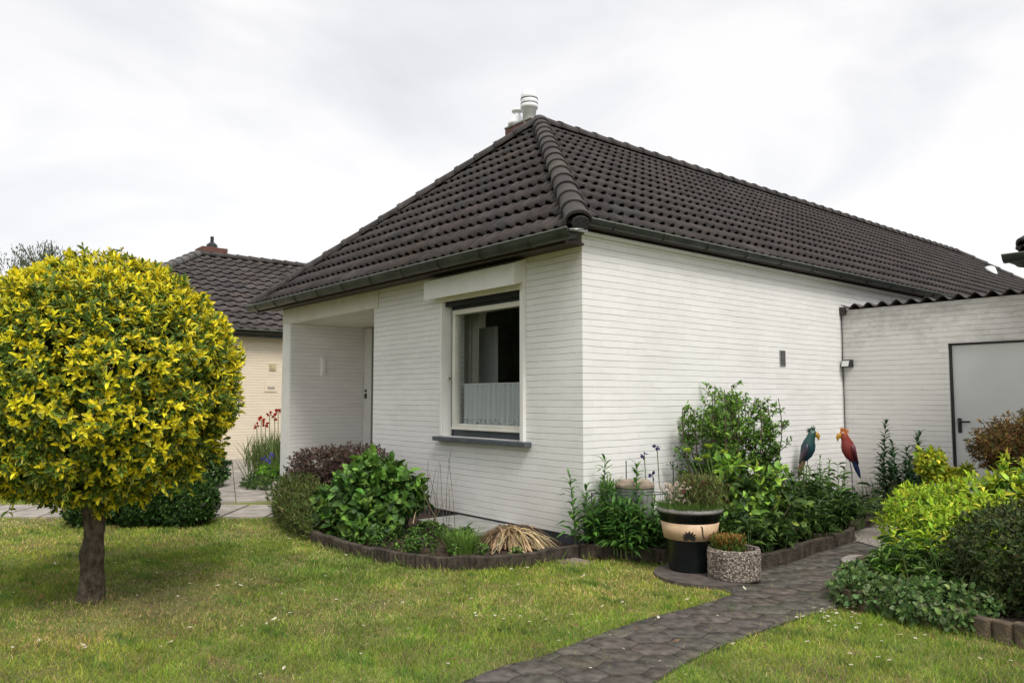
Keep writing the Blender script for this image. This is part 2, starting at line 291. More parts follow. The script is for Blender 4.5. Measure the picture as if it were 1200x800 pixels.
def wall_holes(plane, at_, u0, u1, v0, v1, holes, th, mb):
    """wall slab with openings. plane 'y': face looks to -Y at y=at_, u=x; plane 'x': face looks to +X at x=at_, u=y. th>0 goes inwards"""
    us = sorted({u0, u1, *[h[0] for h in holes], *[h[1] for h in holes]}); vs = sorted({v0, v1, *[h[2] for h in holes], *[h[3] for h in holes]})
    us = [u for u in us if u0 <= u <= u1]; vs = [v for v in vs if v0 <= v <= v1]
    def P(u, d, v): return (u, at_+d, v) if plane == 'y' else (at_-d, u, v)
    solid = lambda a, b: not any(h[0] < a < h[1] and h[2] < b < h[3] for h in holes)
    for i in range(len(us)-1):
        for j in range(len(vs)-1):
            a, b, c, d = us[i], us[i+1], vs[j], vs[j+1]
            if solid((a+b)/2, (c+d)/2):
                mb.add([P(a,0,c),P(b,0,c),P(b,0,d),P(a,0,d)], [(0,1,2,3)]); mb.add([P(a,th,c),P(b,th,c),P(b,th,d),P(a,th,d)], [(3,2,1,0)])
    for h in holes:
        a, b, c, d = h; 
        for q in ([P(a,0,c),P(a,th,c),P(a,th,d),P(a,0,d)], [P(b,0,c),P(b,0,d),P(b,th,d),P(b,th,c)], [P(a,0,d),P(a,th,d),P(b,th,d),P(b,0,d)], [P(a,0,c),P(b,0,c),P(b,th,c),P(a,th,c)]): mb.add(q, [(0,1,2,3)])
    for q in ([P(u0,0,v0),P(u0,0,v1),P(u0,th,v1),P(u0,th,v0)], [P(u1,0,v0),P(u1,th,v0),P(u1,th,v1),P(u1,0,v1)], [P(u0,0,v1),P(u1,0,v1),P(u1,th,v1),P(u0,th,v1)]): mb.add(q, [(0,1,2,3)])

# ------------------------------------------------------------------ roofs
def roof_plane(name, p0, p1, q0, q1, parent, m=M_TILE, course=.33, wave=.16, amp=.038, base=(.072, .057, .051)):
    """tiled slope: eave from p0 to p1, top from q0 to q1 (q0 above p0's end). Trapezoid or triangle."""
    p0, p1, q0, q1 = [np.array(q, float) for q in (p0, p1, q0, q1)]
    e = p1-p0; Le = np.linalg.norm(e); e /= Le
    n = np.cross(e, q0-p0); n /= np.linalg.norm(n)
    if n[2] < 0: n = -n
    s = np.cross(n, e); 
    if s[2] < 0: s = -s
    H = (q0-p0) @ s; a0 = (q0-p0) @ e; a1 = (q1-p0) @ e
    nc = int(round(H/course)); c = H/nc; du = wave/14; K = int(Le/du)+2
    U = np.arange(K)*du; V = []; lp = []; fc = []; k0 = 0
    def hgt(u):
        x = np.abs((u/wave) % 1.-.5); roll = np.sqrt(np.maximum(0, 1-(x/.27)**2)); pan = .10*np.maximum(0, (x-.27)/.23)**2
        return amp*(roll+pan)
    for i in range(nc):
        off = 0.0
        rows = []
        for ri, (d, lift, am_) in enumerate(((i*c, .016, 1.), (i*c, .034, 1.), (i*c+.84*c, .008, 1.), ((i+1)*c+.03, -.004, .3))):
            lo, hi = a0*d/H, Le+(a1-Le)*d/H
            u = np.clip(U, lo, hi)
            jit = .007*np.sin(np.floor(U/(wave*2))*12.9898+i*78.23)
            dd = d + (jit if ri < 2 else 0) 
            rows.append(p0 + np.outer(u, e) + np.outer(np.broadcast_to(dd, u.shape), s) + np.outer(hgt(u+off)*am_+lift, n))
        lo, hi = a0*i*c/H, Le+(a1-Le)*i*c/H
        ok = (U[1:] > lo) & (U[:-1] < hi); idx = np.nonzero(ok)[0]
        V.append(np.vstack(rows))
        tile = np.floor(U[idx]/(wave*2)).astype(int); rr = np.random.default_rng(i*7+3).normal(0, .17, tile.max()+2 if len(tile) else 1)
        rb = np.random.default_rng(i*5+9).normal(0, .04, tile.max()+2 if len(tile) else 1)
        for r in (0, 1, 2):
            a = k0+r*K+idx; lp.append(np.stack([a, a+1, a+1+K, a+K], 1))
            g = 1+rr[tile]; col = np.stack([base[0]*g*(1+rb[tile]), base[1]*g, base[2]*g*(1-rb[tile])], 1)
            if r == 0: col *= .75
            fc.append(col)
        k0 += 4*K
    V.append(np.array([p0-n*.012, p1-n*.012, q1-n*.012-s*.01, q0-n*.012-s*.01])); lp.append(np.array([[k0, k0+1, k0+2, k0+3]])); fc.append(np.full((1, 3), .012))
    V = np.vstack(V); F = np.vstack(lp); fc = np.clip(np.vstack(fc), .01, .3)
    # orient outward
    v0, v1, v2 = V[F[K//2, 0]], V[F[K//2, 1]], V[F[K//2, 2]]
    return npmesh(name, V, F.ravel(), np.full(len(F), 4), m, parent, fcol=fc)
def capping(name, a, b, parent, r=.115, step=.36, m=M_TILE, base=(.085, .072, .066), light=0):
    """overlapping half-round ridge or hip tiles from a (low) to b (high)"""
    a, b = Vector(a), Vector(b); d = (b-a); Ln = d.length; d.normalize(); sd = d.cross(Vector((0, 0, 1))).normalized(); up = sd.cross(d)
    nn = int(round(Ln/step)); st = Ln/nn; mb = MB(); rr = random.Random(5)
    for i in range(nn):
        g = rr.uniform(.75, 1.2); col = tuple(q*g for q in base)
        if light and rr.random() < light: col = (.12, .105, .085)
        prof = [(-.02, r*1.10), (.035, r*1.12), (.05, r*1.03), (st+.05, r*.90)]
        vs = []; A = 14
        for (t, q) in prof:
            c = a+d*(i*st+t) + up*(.0 if t < st else -.004)
            for k in range(A+1):
                th = math.pi*(-.08+1.16*k/A); vs.append(c+sd*math.cos(th)*q+up*(math.sin(th)*q*.85+.01))
        c = a+d*(i*st-.02)
        for k in range(A+1):
            th = math.pi*(-.08+1.16*k/A); vs.append(c+sd*math.cos(th)*r*.92+up*(math.sin(th)*r*.7+.01))
        fs = [(j*(A+1)+k, j*(A+1)+k+1, (j+1)*(A+1)+k+1, (j+1)*(A+1)+k) for j in range(3) for k in range(A)]
        fs += [(4*(A+1)+k, 4*(A+1)+k+1, k+1, k) for k in range(A)]
        mb.add(vs, fs, col)
    return mb.build(name, m, parent, smooth=False, col=True)
def gutter(name, a, b, out, parent, r=.075, m=M_ZINC, lip=M_ZINC, drop=0):
    """half-round gutter from a to b (rim height), bulging away from the wall along 'out', with straps"""
    a, b, out = Vector(a), Vector(b), Vector(out); d = (b-a).normalized(); Ln = (b-a).length; mb = MB()
    A = 12; vs = []
    for p in (a, b):
        for rad in (r, r-.004):
            for k in range(A+1):
                th = math.pi*k/A; vs.append(p+out*(math.cos(th)*rad)+Vector((0, 0, -1))*math.sin(th)*rad*1.05)
    n = A+1
    fs = [(k, k+1, 2*n+k+1, 2*n+k) for k in range(A)] + [(n+k+1, n+k, 3*n+k, 3*n+k+1) for k in range(A)]
    fs += [(0, n, 3*n, 2*n), (A, n+A, 3*n+A, 2*n+A)]
    fs += [tuple(range(n)), tuple(range(2*n, 3*n))[::-1]]
    mb.add(vs, fs)
    g = mb.build(name, m, parent); MB().tube([a+out*(r+.004)+Vector((0, 0, .004)), b+out*(r+.004)+Vector((0, 0, .004))], .008, 8).build('gutter_rim', M_ZRIM, g)
    k = .35; src = None; pts = [out*(math.cos(t)*(r+.004))+Vector((0, 0, -1))*math.sin(t)*(r*1.05+.004) for t in np.linspace(0, math.pi, 10)]
    while k < Ln:
        if src is None:
            src = MB().tube([a+d*k+p for p in pts], .006, 4, flat=1).build('gutter_bracket', m, g); k0 = k
        else:
            c = src.copy(); COL.objects.link(c); c.parent = g; c.location = d*(k-k0)
        k += .72
    return g

# ================================================================== GROUND
def poly_sheet(name, pts, z, m, kind='structure', th=0):
    mb = MB(); n = len(pts)
    mb.add([(x, y, z) for x, y in pts], [tuple(range(n))])
    if th: mb.add([(x, y, z) for x, y in pts]+[(x, y, z-th) for x, y in pts], [(i, i+n, (i+1) % n+n, (i+1) % n) for i in range(n)])
    o = mb.build(name, m); 
    bm = bmesh.new(); bm.from_mesh(o.data); bmesh.ops.triangulate(bm, faces=bm.faces); bmesh.ops.recalc_face_normals(bm, faces=bm.faces)
    for f in bm.faces:
        if abs(f.normal.z) > .5 and f.normal.z < 0: f.normal_flip()
    bm.to_mesh(o.data); bm.free(); return tag(o, kind=kind)
def lawnmat():
    m, n, l, b = newmat('lawn_ground'); t = n.new('ShaderNodeTexCoord')
    def noise(s, d=5):
        z = n.new('ShaderNodeTexNoise'); z.inputs['Scale'].default_value = s; z.inputs['Detail'].default_value = d; z.inputs['Roughness'].default_value = .65; l.new(t.outputs['Object'], z.inputs['Vector']); return z.outputs['Fac']
    r = n.new('ShaderNodeValToRGB'); e = r.color_ramp.elements; e[0].position = .32; e[0].color = (.11, .08, .04, 1); e[1].position = .68; e[1].color = (.20, .24, .05, 1)
    k = e.new(.5); k.color = (.17, .17, .045, 1); l.new(noise(2.2, 8), r.inputs[0])
    r2 = n.new('ShaderNodeValToRGB'); r2.color_ramp.elements[0].position = .35; r2.color_ramp.elements[1].position = .7; r2.color_ramp.elements[0].color = (.5, .5, .5, 1); r2.color_ramp.elements[1].color = (1.3, 1.3, 1.3, 1); l.new(noise(60), r2.inputs[0])
    mm = n.new('ShaderNodeMix'); mm.data_type = 'RGBA'; mm.blend_type = 'MULTIPLY'; mm.inputs[0].default_value = 1; l.new(r.outputs[0], mm.inputs[6]); l.new(r2.outputs[0], mm.inputs[7]); l.new(mm.outputs[2], b.inputs['Base Color'])
    b.inputs['Roughness'].default_value = .95; return m
M_LAWN = lawnmat()
mb = MB(); mb.add([(-400, -400, 0), (400, -400, 0), (400, 400, 0), (-400, 400, 0)], [(0, 1, 2, 3)]); tag(mb.build('lawn_ground', M_LAWN), kind='structure')

def smooth_poly(pts, n=6):
    P = np.array(pts); o = []
    for i in range(len(P)-1):
        p0 = P[max(i-1, 0)]; p1 = P[i]; p2 = P[i+1]; p3 = P[min(i+2, len(P)-1)]
        for k in range(n):
            t = k/n; o.append(.5*((2*p1)+(-p0+p2)*t+(2*p0-5*p1+4*p2-p3)*t*t+(-p0+3*p1-3*p2+p3)*t**3))
    o.append(P[-1]); return [tuple(q) for q in o]
def inpoly(x, y, poly):
    x = np.asarray(x); y = np.asarray(y); r = np.zeros(x.shape, bool); n = len(poly)
    for i in range(n):
        (x1, y1), (x2, y2) = poly[i], poly[(i+1) % n]
        if y1 == y2: continue
        c = ((y1 > y) != (y2 > y)) & (x < (x2-x1)*(y-y1)/(y2-y1)+x1); r ^= c
    return r
# front bed (against the front wall), its curved kerb line
edgeF = smooth_poly([(-4.9, -.35), (-4.6, -.95), (-3.2, -1.42), (-1.9, -1.63), (-.95, -1.6), (-.30, -1.36), (.02, -.88), (.05, -.45), (.08, -.12)])
bedF = edgeF + [(.08, .05), (-4.9, .05)]
# side bed (against the right-hand wall)
edgeS = smooth_poly([(.12, -.14), (.50, .10), (.82, .27), (1.1, .46), (1.36, .68), (1.38, 1.05), (1.32, 1.5), (1.30, 2.0), (1.24, 2.45), (1.02, 2.75)])
bedS = edgeS + [(.95, 3.6), (.9, 4.9), (-.05, 4.9), (-.05, -.14)]
# right bed
edgeR = smooth_poly([(1.95, 1.28), (2.02, .9), (2.14, .45), (2.32, .16), (2.62, .10), (3.0, .12), (3.39, .08), (3.8, .02), (4.6, -.05), (6., -.1)])
bedR = edgeR + [(6., 4.3), (1.55, 4.3), (1.62, 2.6)]
pathP = smooth_poly([(2.5, -4.9), (2.15, -3.6), G(545, 800), G(640, 768), G(740, 732), (1.70, -.40), (1.60, -.15), (1.05, -.12), (.85, .02), (1.1, .3), (1.36, .62), (1.38, 1.05), (1.32, 1.5), (1.30, 2.0), (1.24, 2.45)], 4) + \
        [(1.0, 2.8), (.95, 4.9), (2.0, 4.9), (1.6, 2.7)] + smooth_poly([(1.9, 1.5), (2.02, .9), (2.14, .45), (2.32, .12), (2.30, -.35), (2.30, -1.), (2.36, -1.7), (2.6, -2.6), (2.95, -3.6), (3.3, -4.9)], 4)
tag(poly_sheet('garden_bed_soil', bedF, .055, M_SOIL, th=.06), kind='structure'); tag(poly_sheet('garden_bed_soil', bedS, .06, M_SOIL, th=.065), kind='structure')
tag(poly_sheet('garden_bed_soil', bedR, .065, M_SOIL, th=.07), kind='structure')
M_DARKSOIL = mat('path_joint_soil', (.085, .070, .050), .95, .4, 12, .8, 60, col2=(.055, .07, .025))
poly_sheet('path_bedding', pathP, .006, M_DARKSOIL)
# hexagon pavers (elongated), real blocks with small height differences
def pavers():
    V = []; F = []; sz = []; C = []
    a = R(50); ca, sa = math.cos(a), math.sin(a); A, B = .150, .098      # half length (points left and right), half width
    r = np.random.default_rng(3); k = 0; PPa = np.array(pathP); PPb = np.roll(PPa, -1, 0); E_ = PPb-PPa; EL = np.maximum(np.linalg.norm(E_, axis=1), 1e-6)
    area = np.sum(PPa[:, 0]*PPb[:, 1]-PPb[:, 0]*PPa[:, 1]); Nin = np.stack([-E_[:, 1], E_[:, 0]], 1)/EL[:, None]*(1 if area > 0 else -1)
    def clip(poly):
        c = np.mean(poly, 0); t = np.clip(np.sum((c-PPa)*E_, 1)/EL**2, 0, 1); dist = np.linalg.norm(PPa+E_*t[:, None]-c, axis=1)
        for e in np.argsort(dist)[:3]:
            if dist[e] > .17: continue
            a_, n_ = PPa[e], Nin[e]; out_ = []; m_ = len(poly)
            for q_ in range(m_):
                p_, w_ = poly[q_], poly[(q_+1) % m_]; dp, dw = (p_-a_)@n_, (w_-a_)@n_
                if dp >= 0: out_.append(p_)
                if dp*dw < 0: out_.append(p_+(w_-p_)*dp/(dp-dw))
            poly = out_
            if len(poly) < 3: return None
        return poly
    for i in range(-40, 60):
        for j in range(-60, 60):
            u = i*A*1.5; v = (j+(i % 2)*.5)*B*2
            x = u*ca - v*sa + 2; y = u*sa + v*ca
            if y > 4.80 or y < -5.2: continue
            hexa = [np.array([x+uu*(A-.004)*ca-vv*(B-.0035)*sa, y+uu*(A-.004)*sa+vv*(B-.0035)*ca]) for uu, vv in ((1, 0), (.5, 1), (-.5, 1), (-1, 0), (-.5, -1), (.5, -1))]
            ins = inpoly(np.array([p[0] for p in hexa]+[x]), np.array([p[1] for p in hexa]+[y]), pathP)
            if not ins.any(): continue
            if not ins.all(): hexa = clip(hexa)
            if hexa is None: continue
            hx = np.array(hexa); cc = hx.mean(0); m_ = len(hx)
            if np.abs(hx-cc).max() < .02 or not inpoly(np.array([cc[0]]), np.array([cc[1]]), pathP)[0]: continue
            h = .013+r.normal(0, .0008); tx, ty = r.normal(0, .004, 2)
            g = r.uniform(.86, 1.12); col = np.array([.128, .115, .098])*g*(1+r.normal(0, .03, 3))
            for lev, (sc, z) in enumerate(((1., -.01), (1., h-.0025), (.985, h))):
                for p in hx:
                    p2 = cc+(p-cc)*sc; V.append((p2[0], p2[1], z+((p2[0]-x)*tx+(p2[1]-y)*ty if lev else 0))); C.append(col*(.75 if lev < 2 else 1))
            for lev in (0, 1):
                for q in range(m_): F += [k+lev*m_+q, k+lev*m_+(q+1) % m_, k+(lev+1)*m_+(q+1) % m_, k+(lev+1)*m_+q]; sz.append(4)
            F += [k+2*m_+q for q in range(m_)]; sz.append(m_); k += 3*m_
    return tag(npmesh('path_pavers', V, F, sz, M_PAVE, C=np.array(C)), kind='structure')
pavers()
# pale concrete path to the front door, at the left
def strip(p, q, wd, z): 
    p, q = Vector((*p, 0)), Vector((*q, 0)); d = (q-p).normalized(); n = Vector((-d.y, d.x, 0))*wd/2
    return [((p-n).x, (p-n).y), ((q-n).x, (q-n).y), ((q+n).x, (q+n).y), ((p+n).x, (p+n).y)]
M_FLAG = mat('pale_flagstone', (.34, .305, .265), .85, .2, 3.5, .3, 40)
def flags():
    r = random.Random(2)
    mbx = MB()
    def slab(cx, cy, ang, lx, ly, z):
        g = r.uniform(.82, 1.1); c, s = math.cos(ang), math.sin(ang); vs = []
        for zz in (z-.05, z):
            for (u, v) in ((-1, -1), (1, -1), (1, 1), (-1, 1)): 
                uu, vv = u*(lx/2-.006), v*(ly/2-.006); vs.append((cx+uu*c-vv*s, cy+uu*s+vv*c, zz+r.uniform(-.003, .003)))
        mbx.add(vs, [(3,2,1,0),(4,5,6,7),(0,1,5,4),(1,2,6,5),(2,3,7,6),(3,0,4,7)], (.36*g, .325*g, .285*g))
    A = Vector((-7.4, -4.6)); B = Vector((-4.35, -.95)); d = (B-A); n = int(d.length/.5); ang = math.atan2(d.y, d.x); nn = Vector((-d.y, d.x)).normalized()
    for i in range(-14, n+1):
        for k in (-.5, .5): c = A+d*((i+.5)/n)+nn*(k*.5-.22); slab(c.x, c.y, ang, .5, .5, .022)
    A = Vector((-5.2, -.9)); B = Vector((-17.0, 3.2)); d = (B-A); n = int(d.length/.5); ang = math.atan2(d.y, d.x); nn = Vector((-d.y, d.x)).normalized()
    for i in range(0, n+8):
        for k in (-1, 0, 1): c = A+d*((i+.5)/n)+nn*(k*.42+.12); slab(c.x, c.y, ang, .5, .42, .028)
    return mbx
tag(flags().build('front_path', attrmat('pale_flagstone_c', .85, 0, .3, .4, .3, 5), col=True), kind='structure')
# round dark dish of concrete under the pot
mb = MB(); mb.lathe((1.22, .12, 0), [(.40, .0), (.40, .028), (.37, .033), (.01, .033)], 36); tag(mb.build('concrete_pad', mat('pad_concrete', (.085, .07, .06), .9, .3, 10, .4), None), 'round dark concrete pad under the black pot', 'paving slab')
mb = MB(); mb.box(-.10, .34, -.42, -.20, -.01, .014); tag(mb.build('stepping_slab', mat('brown_slab', (.22, .18, .14), .9, .3, 12, .4), bevel=.006), 'small brownish paving slab in the grass at the house corner', 'paving slab')
poly_sheet('gravel_patch', [(1.32, 2.4), (1.72, 2.2), (1.62, 2.9), (1.5, 4.4), (1.02, 4.4), (1.05, 2.9)], .019, M_GRAVEL)
mh = E('manhole_cover', (1.92, 1.5, 0), 'round concrete inspection cover beside the bright green bush', 'manhole cover')
mb = MB(); mb.lathe((1.92, 1.5, 0), [(.27, .0), (.27, .042), (.255, .05), (.175, .05), (.172, .044), (.16, .044), (.158, .052), (.01, .052)], 36); mb.build('rim', M_CONC, mh)

# ================================================================== THE WHITE BUNGALOW
XL, HT = -6.72, 2.945
house = E('bungalow', (-3.36, 0, 0), 'white painted brick bungalow with a steep dark tiled hipped roof', 'house')
WIN = (-2.24, -.84, .97, 2.50); POR = (-6.42, -3.83, .0, 2.57); LEN = 21.6
mb = MB()
wall_holes('y', 0., XL, -.0, .15, HT, [WIN, (POR[0], POR[1], .15, POR[3])], .30, mb)
wall_holes('x', 0., .30, LEN, .15, HT-.0, [], .30, mb)
wall_holes('x', XL+.3, .301, LEN, .15, HT, [(1.45, 4.30, .3, 2.55)], .3, mb); mb.box(XL+.31, -.31, LEN-.3, LEN, 0, HT)  # unseen opening in the left wall, added to let daylight into the room
# porch recess: inner side walls and the wall behind
mb.box(POR[1], POR[1]+.2, .303, 1.28, .15, 2.80)
mb.build('wall', M_WALL, house, uv=True)
mb = MB(); mb.box(XL, POR[0], .02, .3, 0, .148); mb.box(POR[1], -.012, .012, .3, 0, .148); mb.box(-.3, -.012, .302, LEN, 0, .148); mb.build('plinth', M_PLINTH, house)
mb = MB(); mb.box(POR[0]+.003, POR[1]-.003, -.05, 1.3, .0, .30); mb.box(POR[0]+.3, POR[1]-.3, -.38, -.055, 0, .16); mb.build('porch_step', M_CONC, house, bevel=.01)
mb = MB(); mb.box(XL-.006, POR[0]-.02, -.012, -.002, .05, 2.565); mb.build('porch_column', M_WHITE, house)
mb = MB(); mb.box(XL-.008, POR[1]+.12, -.02, -.002, 2.567, 2.80); mb.box(POR[0], POR[1], .302, 1.3, 2.57, 2.60); mb.build('porch_beam', M_OFFW, house, bevel=.003)
# front door far back in the porch
dr = MB().box(-6.405, -6.13, 1.272, 1.33, .30, 2.56).build('front_door', M_DOORW, house, bevel=.004)
MB().box(-6.345, -6.29, 1.255, 1.271, 1.39, 1.47).build('lock_plate', M_BLACK, dr, bevel=.003)
MB().box(-6.345, -6.29, 1.255, 1.271, 1.50, 1.535).build('lock_plate', M_DGREY, dr, bevel=.003)
mb = MB(); mb.box(-6.13, -5.98, 1.262, 1.33, .30, 2.56); mb.build('side_panel', M_FROST, dr)
mb = MB(); mb.box(-5.98, -3.84, 1.27, 1.33, .30, 2.56); mb.build('door_panel', M_DOORW, dr)
mb = MB(); mb.box(-6.419, -6.385, .50, .575, 1.75, 2.06); mb.box(-6.39, -6.378, .515, .56, 1.78, 2.03); mb.build('letter_slot_panel', M_WHITE, house, bevel=.006)
# ----- window
win = MB()
wx0, wx1, wz0, wz1 = WIN; yf = .115
win.box(wx0+.035, wx1-.002, yf, yf+.07, wz1-.09, wz1-.002); win.box(wx0+.035, wx1-.002, yf, yf+.07, wz0+.002, wz0+.07)
win.box(wx0+.002, wx0+.055, yf, yf+.07, wz0+.002, wz1-.002); win.box(wx1-.05, wx1-.002, yf-.001, yf+.069, wz0+.072, wz1-.092)
win = win.build('window', M_DGREY, house)
mb = MB(); a, b, c, d = wx0+.056, wx1-.052, wz0+.075, wz1-.10; t = .055
mb.box(a, b, yf-.03, yf+.05, d-t, d); mb.box(a, b, yf-.03, yf+.05, c, c+t+.01); mb.box(a, a+t, yf-.029, yf+.049, c+t+.011, d-t-.001); mb.box(b-t, b, yf-.029, yf+.049, c+t+.011, d-t-.001)
mb.box(a, b, yf-.045, yf-.031, c, c+.02)
mb.build('sash', M_OFFW, win, bevel=.005)
MB().add([(a+t,yf+.01,c+t),(b-t,yf+.01,c+t),(b-t,yf+.01,d-t),(a+t,yf+.01,d-t)],[(0,1,2,3)]).build('pane', M_GLASS, win)
mb = MB(); mb.box(wx0-.08, wx1+.13, -.09, yf-.002, wz0-.05, wz0-.003); mb.build('sill', M_SILL, win, bevel=.006)
mb = MB(); mb.box(wx0+.0015, wx0+.012, .0, yf-.002, wz0+.002, wz1-.002); mb.build('reveal_lining', M_WHITE, win)
sl = mb = MB(); mb.lathe((wx0+.02, .085, 1.60), [(.022, -.03), (.022, .03)], 12)
k = MB(); k.tube([(wx0+.012, .07, 1.62), (wx0+.030, .07, 1.62)], .028, 14); k.build('key_switch', M_OFFW, win)
k = MB(); k.tube([(wx0+.030, .07, 1.62), (wx0+.036, .07, 1.62)], .011, 10); k.build('key_switch', M_BLACK, win)
mb = MB(); mb.box(wx0-.045, wx0-.001, -.022, -.002, wz0+.0, 2.57); mb.build('shutter_rail', M_WHITE, win, bevel=.003)
mb = MB(); mb.box(wx1+.001, wx1+.052, -.045, -.002, wz0-.003, 2.57); mb.build('shutter_rail', M_WHITE, win, bevel=.003)
mb = MB(); mb.box(wx0-.04, wx1+.05, -.030, -.002, wz1-.01, 2.572); mb.build('shutter_rail', M_OFFW, win, bevel=.003)
sb = MB(); x0, x1 = -2.40, -.785
sb.add([(x0,-.002,2.565),(x1,-.002,2.565),(x1,-.002,2.80),(x0,-.002,2.80),(x0,-.17,2.515),(x1,-.17,2.515),(x1,-.17,2.735),(x0,-.17,2.735)],
       [(0,1,2,3),(4,7,6,5),(3,2,6,7),(0,4,5,1),(0,3,7,4),(1,5,6,2)])
sb = sb.build('shutter_box', M_WHITE, win, bevel=.006)
mb = MB(); mb.box(wx0, wx1, .02, .10, 2.44, 2.499); mb.build('shutter_slat', M_BLACK, win)
# room behind the window
mb = MB(); mb.box(-6.40, -.31, .31, 4.5, .155, .17); mb.box(-6.40, -.31, .31, 4.5, 2.63, 2.65); mb.box(-6.40, -.31, 4.45, 4.5, .171, 2.629)
mb.build('room', M_INT, house)
cup = E('inner_door', (-2.6, .80, .172), 'pale open room door seen through the front window', 'door')
MB().box(-2.80, -2.28, .80, .84, .175, 2.27).build('door_leaf', M_CUP, cup, bevel=.004)
MB().box(-2.35, -2.31, .785, .799, 1.15, 1.3).build('handle', M_DGREY, cup)
wd = E('dark_backdrop', (-2.0, 1.9, .172), 'dark brown backdrop added inside the room to darken the view through the window', 'dark_backdrop'); MW = mat('backdrop_brown', (.035, .024, .018), .5, .3, 8)  # invented dark block, added to keep the depth of the room dark
MB().box(-3.7, -.6, 1.75, 2.3, .175, 2.625).build('backdrop_body', MW, wd, bevel=.01)
for k in range(5): MB().box(-3.68+k*.616, -3.68+k*.616+.606, 1.728, 1.747, .22, 2.58).build('backdrop_panel', MW, wd, bevel=.004)

# curtains
def cloth(x0, x1, y, z0, z1, amp, waves, rr, jag=0, taper=0):
    n = int(waves*10); V = []; f = []
    for i in range(n+1):
        u = i/n; x = x0+(x1-x0)*u; ph = u*waves*2*math.pi
        for j, z in enumerate((z0, z0+.3*(z1-z0), z0+.7*(z1-z0), z1)):
            q = (1, .9, .75, .45)[j]; V.append((x+.006*math.sin(ph*1.7+j), y+amp*q*math.sin(ph+.5*math.sin(ph*.37)), z+(jag*math.cos(ph) if j == 0 else 0)))
    for i in range(n): f += [(i*4+j, (i+1)*4+j, (i+1)*4+j+1, i*4+j+1) for j in range(3)]
    return MB().add(V, f)
lc = cloth(-2.12, -.88, .205, 1.09, 1.555, .030, 15, 0, -.018); o = lc.build('lace_curtain', M_LACE, smooth=True); tag(o, 'white pleated lace half curtain across the lower front window', 'curtain')
mb = MB(); mb.tube([(-2.14, .20, 1.555), (-.86, .20, 1.555)], .006, 8); tag(mb.build('curtain_rod', M_WHITE), 'thin white rod carrying the lace half curtain', 'curtain rod')
o = cloth(-2.52, -2.10, .42, .8, 2.5, .035, 5, 0).build('drape', M_CLOTH, smooth=True); tag(o, 'grey beige full length drape at the left of the window', 'curtain')
# ----- eaves
mb = MB()
mb.box(-7.0, .03, -.30, -.002, 2.802, 2.822)              # soffit boards, front
mb.box(-7.02, .13, -.335, -.303, 2.76, 2.86)              # fascia_board, front
mb.box(.002, .12, .0, LEN, 2.962, 2.985)
mb.build('soffit', M_SOFF, house)
mb = MB(); mb.box(.002, .045, -.01, LEN, 2.905, 2.935); mb.build('fascia_trim', M_WHITE, house)
MB().box(.002, .03, -.005, LEN, 2.937, 2.961).build('gap_shade_strip', M_BLACK, house)  # black strip standing in for the shadow gap under the side gutter
mb = MB(); mb.add([(XL-.30, -.30, 2.825), (XL, -.30, 2.825), (XL, .0, 2.825), (XL-.30, 21, 2.825)], [(3,2,1,0)]); mb.build('side_soffit', M_WHITE, house)
# roof
eF, eS = -.36, .13; zF, zS = 2.87, 3.01; RX, RY, RZ = -3.36, 2.5, 5.49
kS = (RZ-zS)/(eS-RX); xc = RX+(RZ-zF)/kS                     # where the side slope comes down to the front eave's height
xl = 2*RX-xc; yE = LEN+.3; RY2 = yE-3.2
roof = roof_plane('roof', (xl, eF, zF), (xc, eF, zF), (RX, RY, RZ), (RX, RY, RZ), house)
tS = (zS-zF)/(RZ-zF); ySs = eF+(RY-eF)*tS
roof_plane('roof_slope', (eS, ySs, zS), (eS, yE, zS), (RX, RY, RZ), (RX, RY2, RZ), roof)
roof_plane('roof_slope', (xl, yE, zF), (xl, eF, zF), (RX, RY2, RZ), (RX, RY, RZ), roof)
roof_plane('roof_slope', (xc, yE, zS), (xl, yE, zS), (RX, RY2, RZ), (RX, RY2, RZ), roof)
capping('hip_capping', (xc-.03, eF+.02, zF+.05), (RX+.02, RY-.02, RZ+.04), roof, r=.115, light=.12)
capping('hip_capping', (xl+.03, eF+.02, zF+.03), (RX-.02, RY-.02, RZ+.03), roof, r=.11)
capping('ridge_capping', (RX, RY, RZ+.03), (RX, RY2, RZ+.03), roof, r=.11, step=.38)
capping('hip_capping', (xc-.03, yE-.02, zF+.05), (RX, RY2, RZ+.03), roof, r=.11)
mb = MB(); mb.box(RX-.2, RX+.2, RY-.12, RY+.2, RZ-.2, RZ+.06)
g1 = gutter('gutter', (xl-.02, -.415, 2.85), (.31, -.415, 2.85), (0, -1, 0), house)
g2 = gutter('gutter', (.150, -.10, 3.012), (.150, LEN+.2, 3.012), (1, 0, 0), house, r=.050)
mb = MB(); mb.tube([(.375, -.385, 2.885), (.20, -.23, 2.98)], [.078, .08], 12, flat=.8); mb.build('hip_mortar', mat('dark_mortar', (.022, .021, .020), .95, .4, 40, .8, 90), roof, smooth=False)
mb = MB(); mb.tube([(.33, -.475, 2.83), (.36, -.40, 2.835), (.345, -.30, 2.84)], [.03, .035, .03], 8, flat=.35); mb.build('gutter_lip', M_ZINCL, g1, smooth=True)
# roof vent with a flag of pale metal
vx, vy = -2.2, 17.4
def roofz(x): return RZ - (x-RX)*kS
vz = roofz(vx)
mb = MB(); mb.tube([(vx+.25, vy-.35, roofz(vx+.25)+.10), (vx, vy, vz+.14), (vx-.1, vy+.3, roofz(vx-.1)+.10)], [.04, .13, .09], 10, flat=.5); mb.build('roof_vent', M_STEELW, roof, smooth=True)
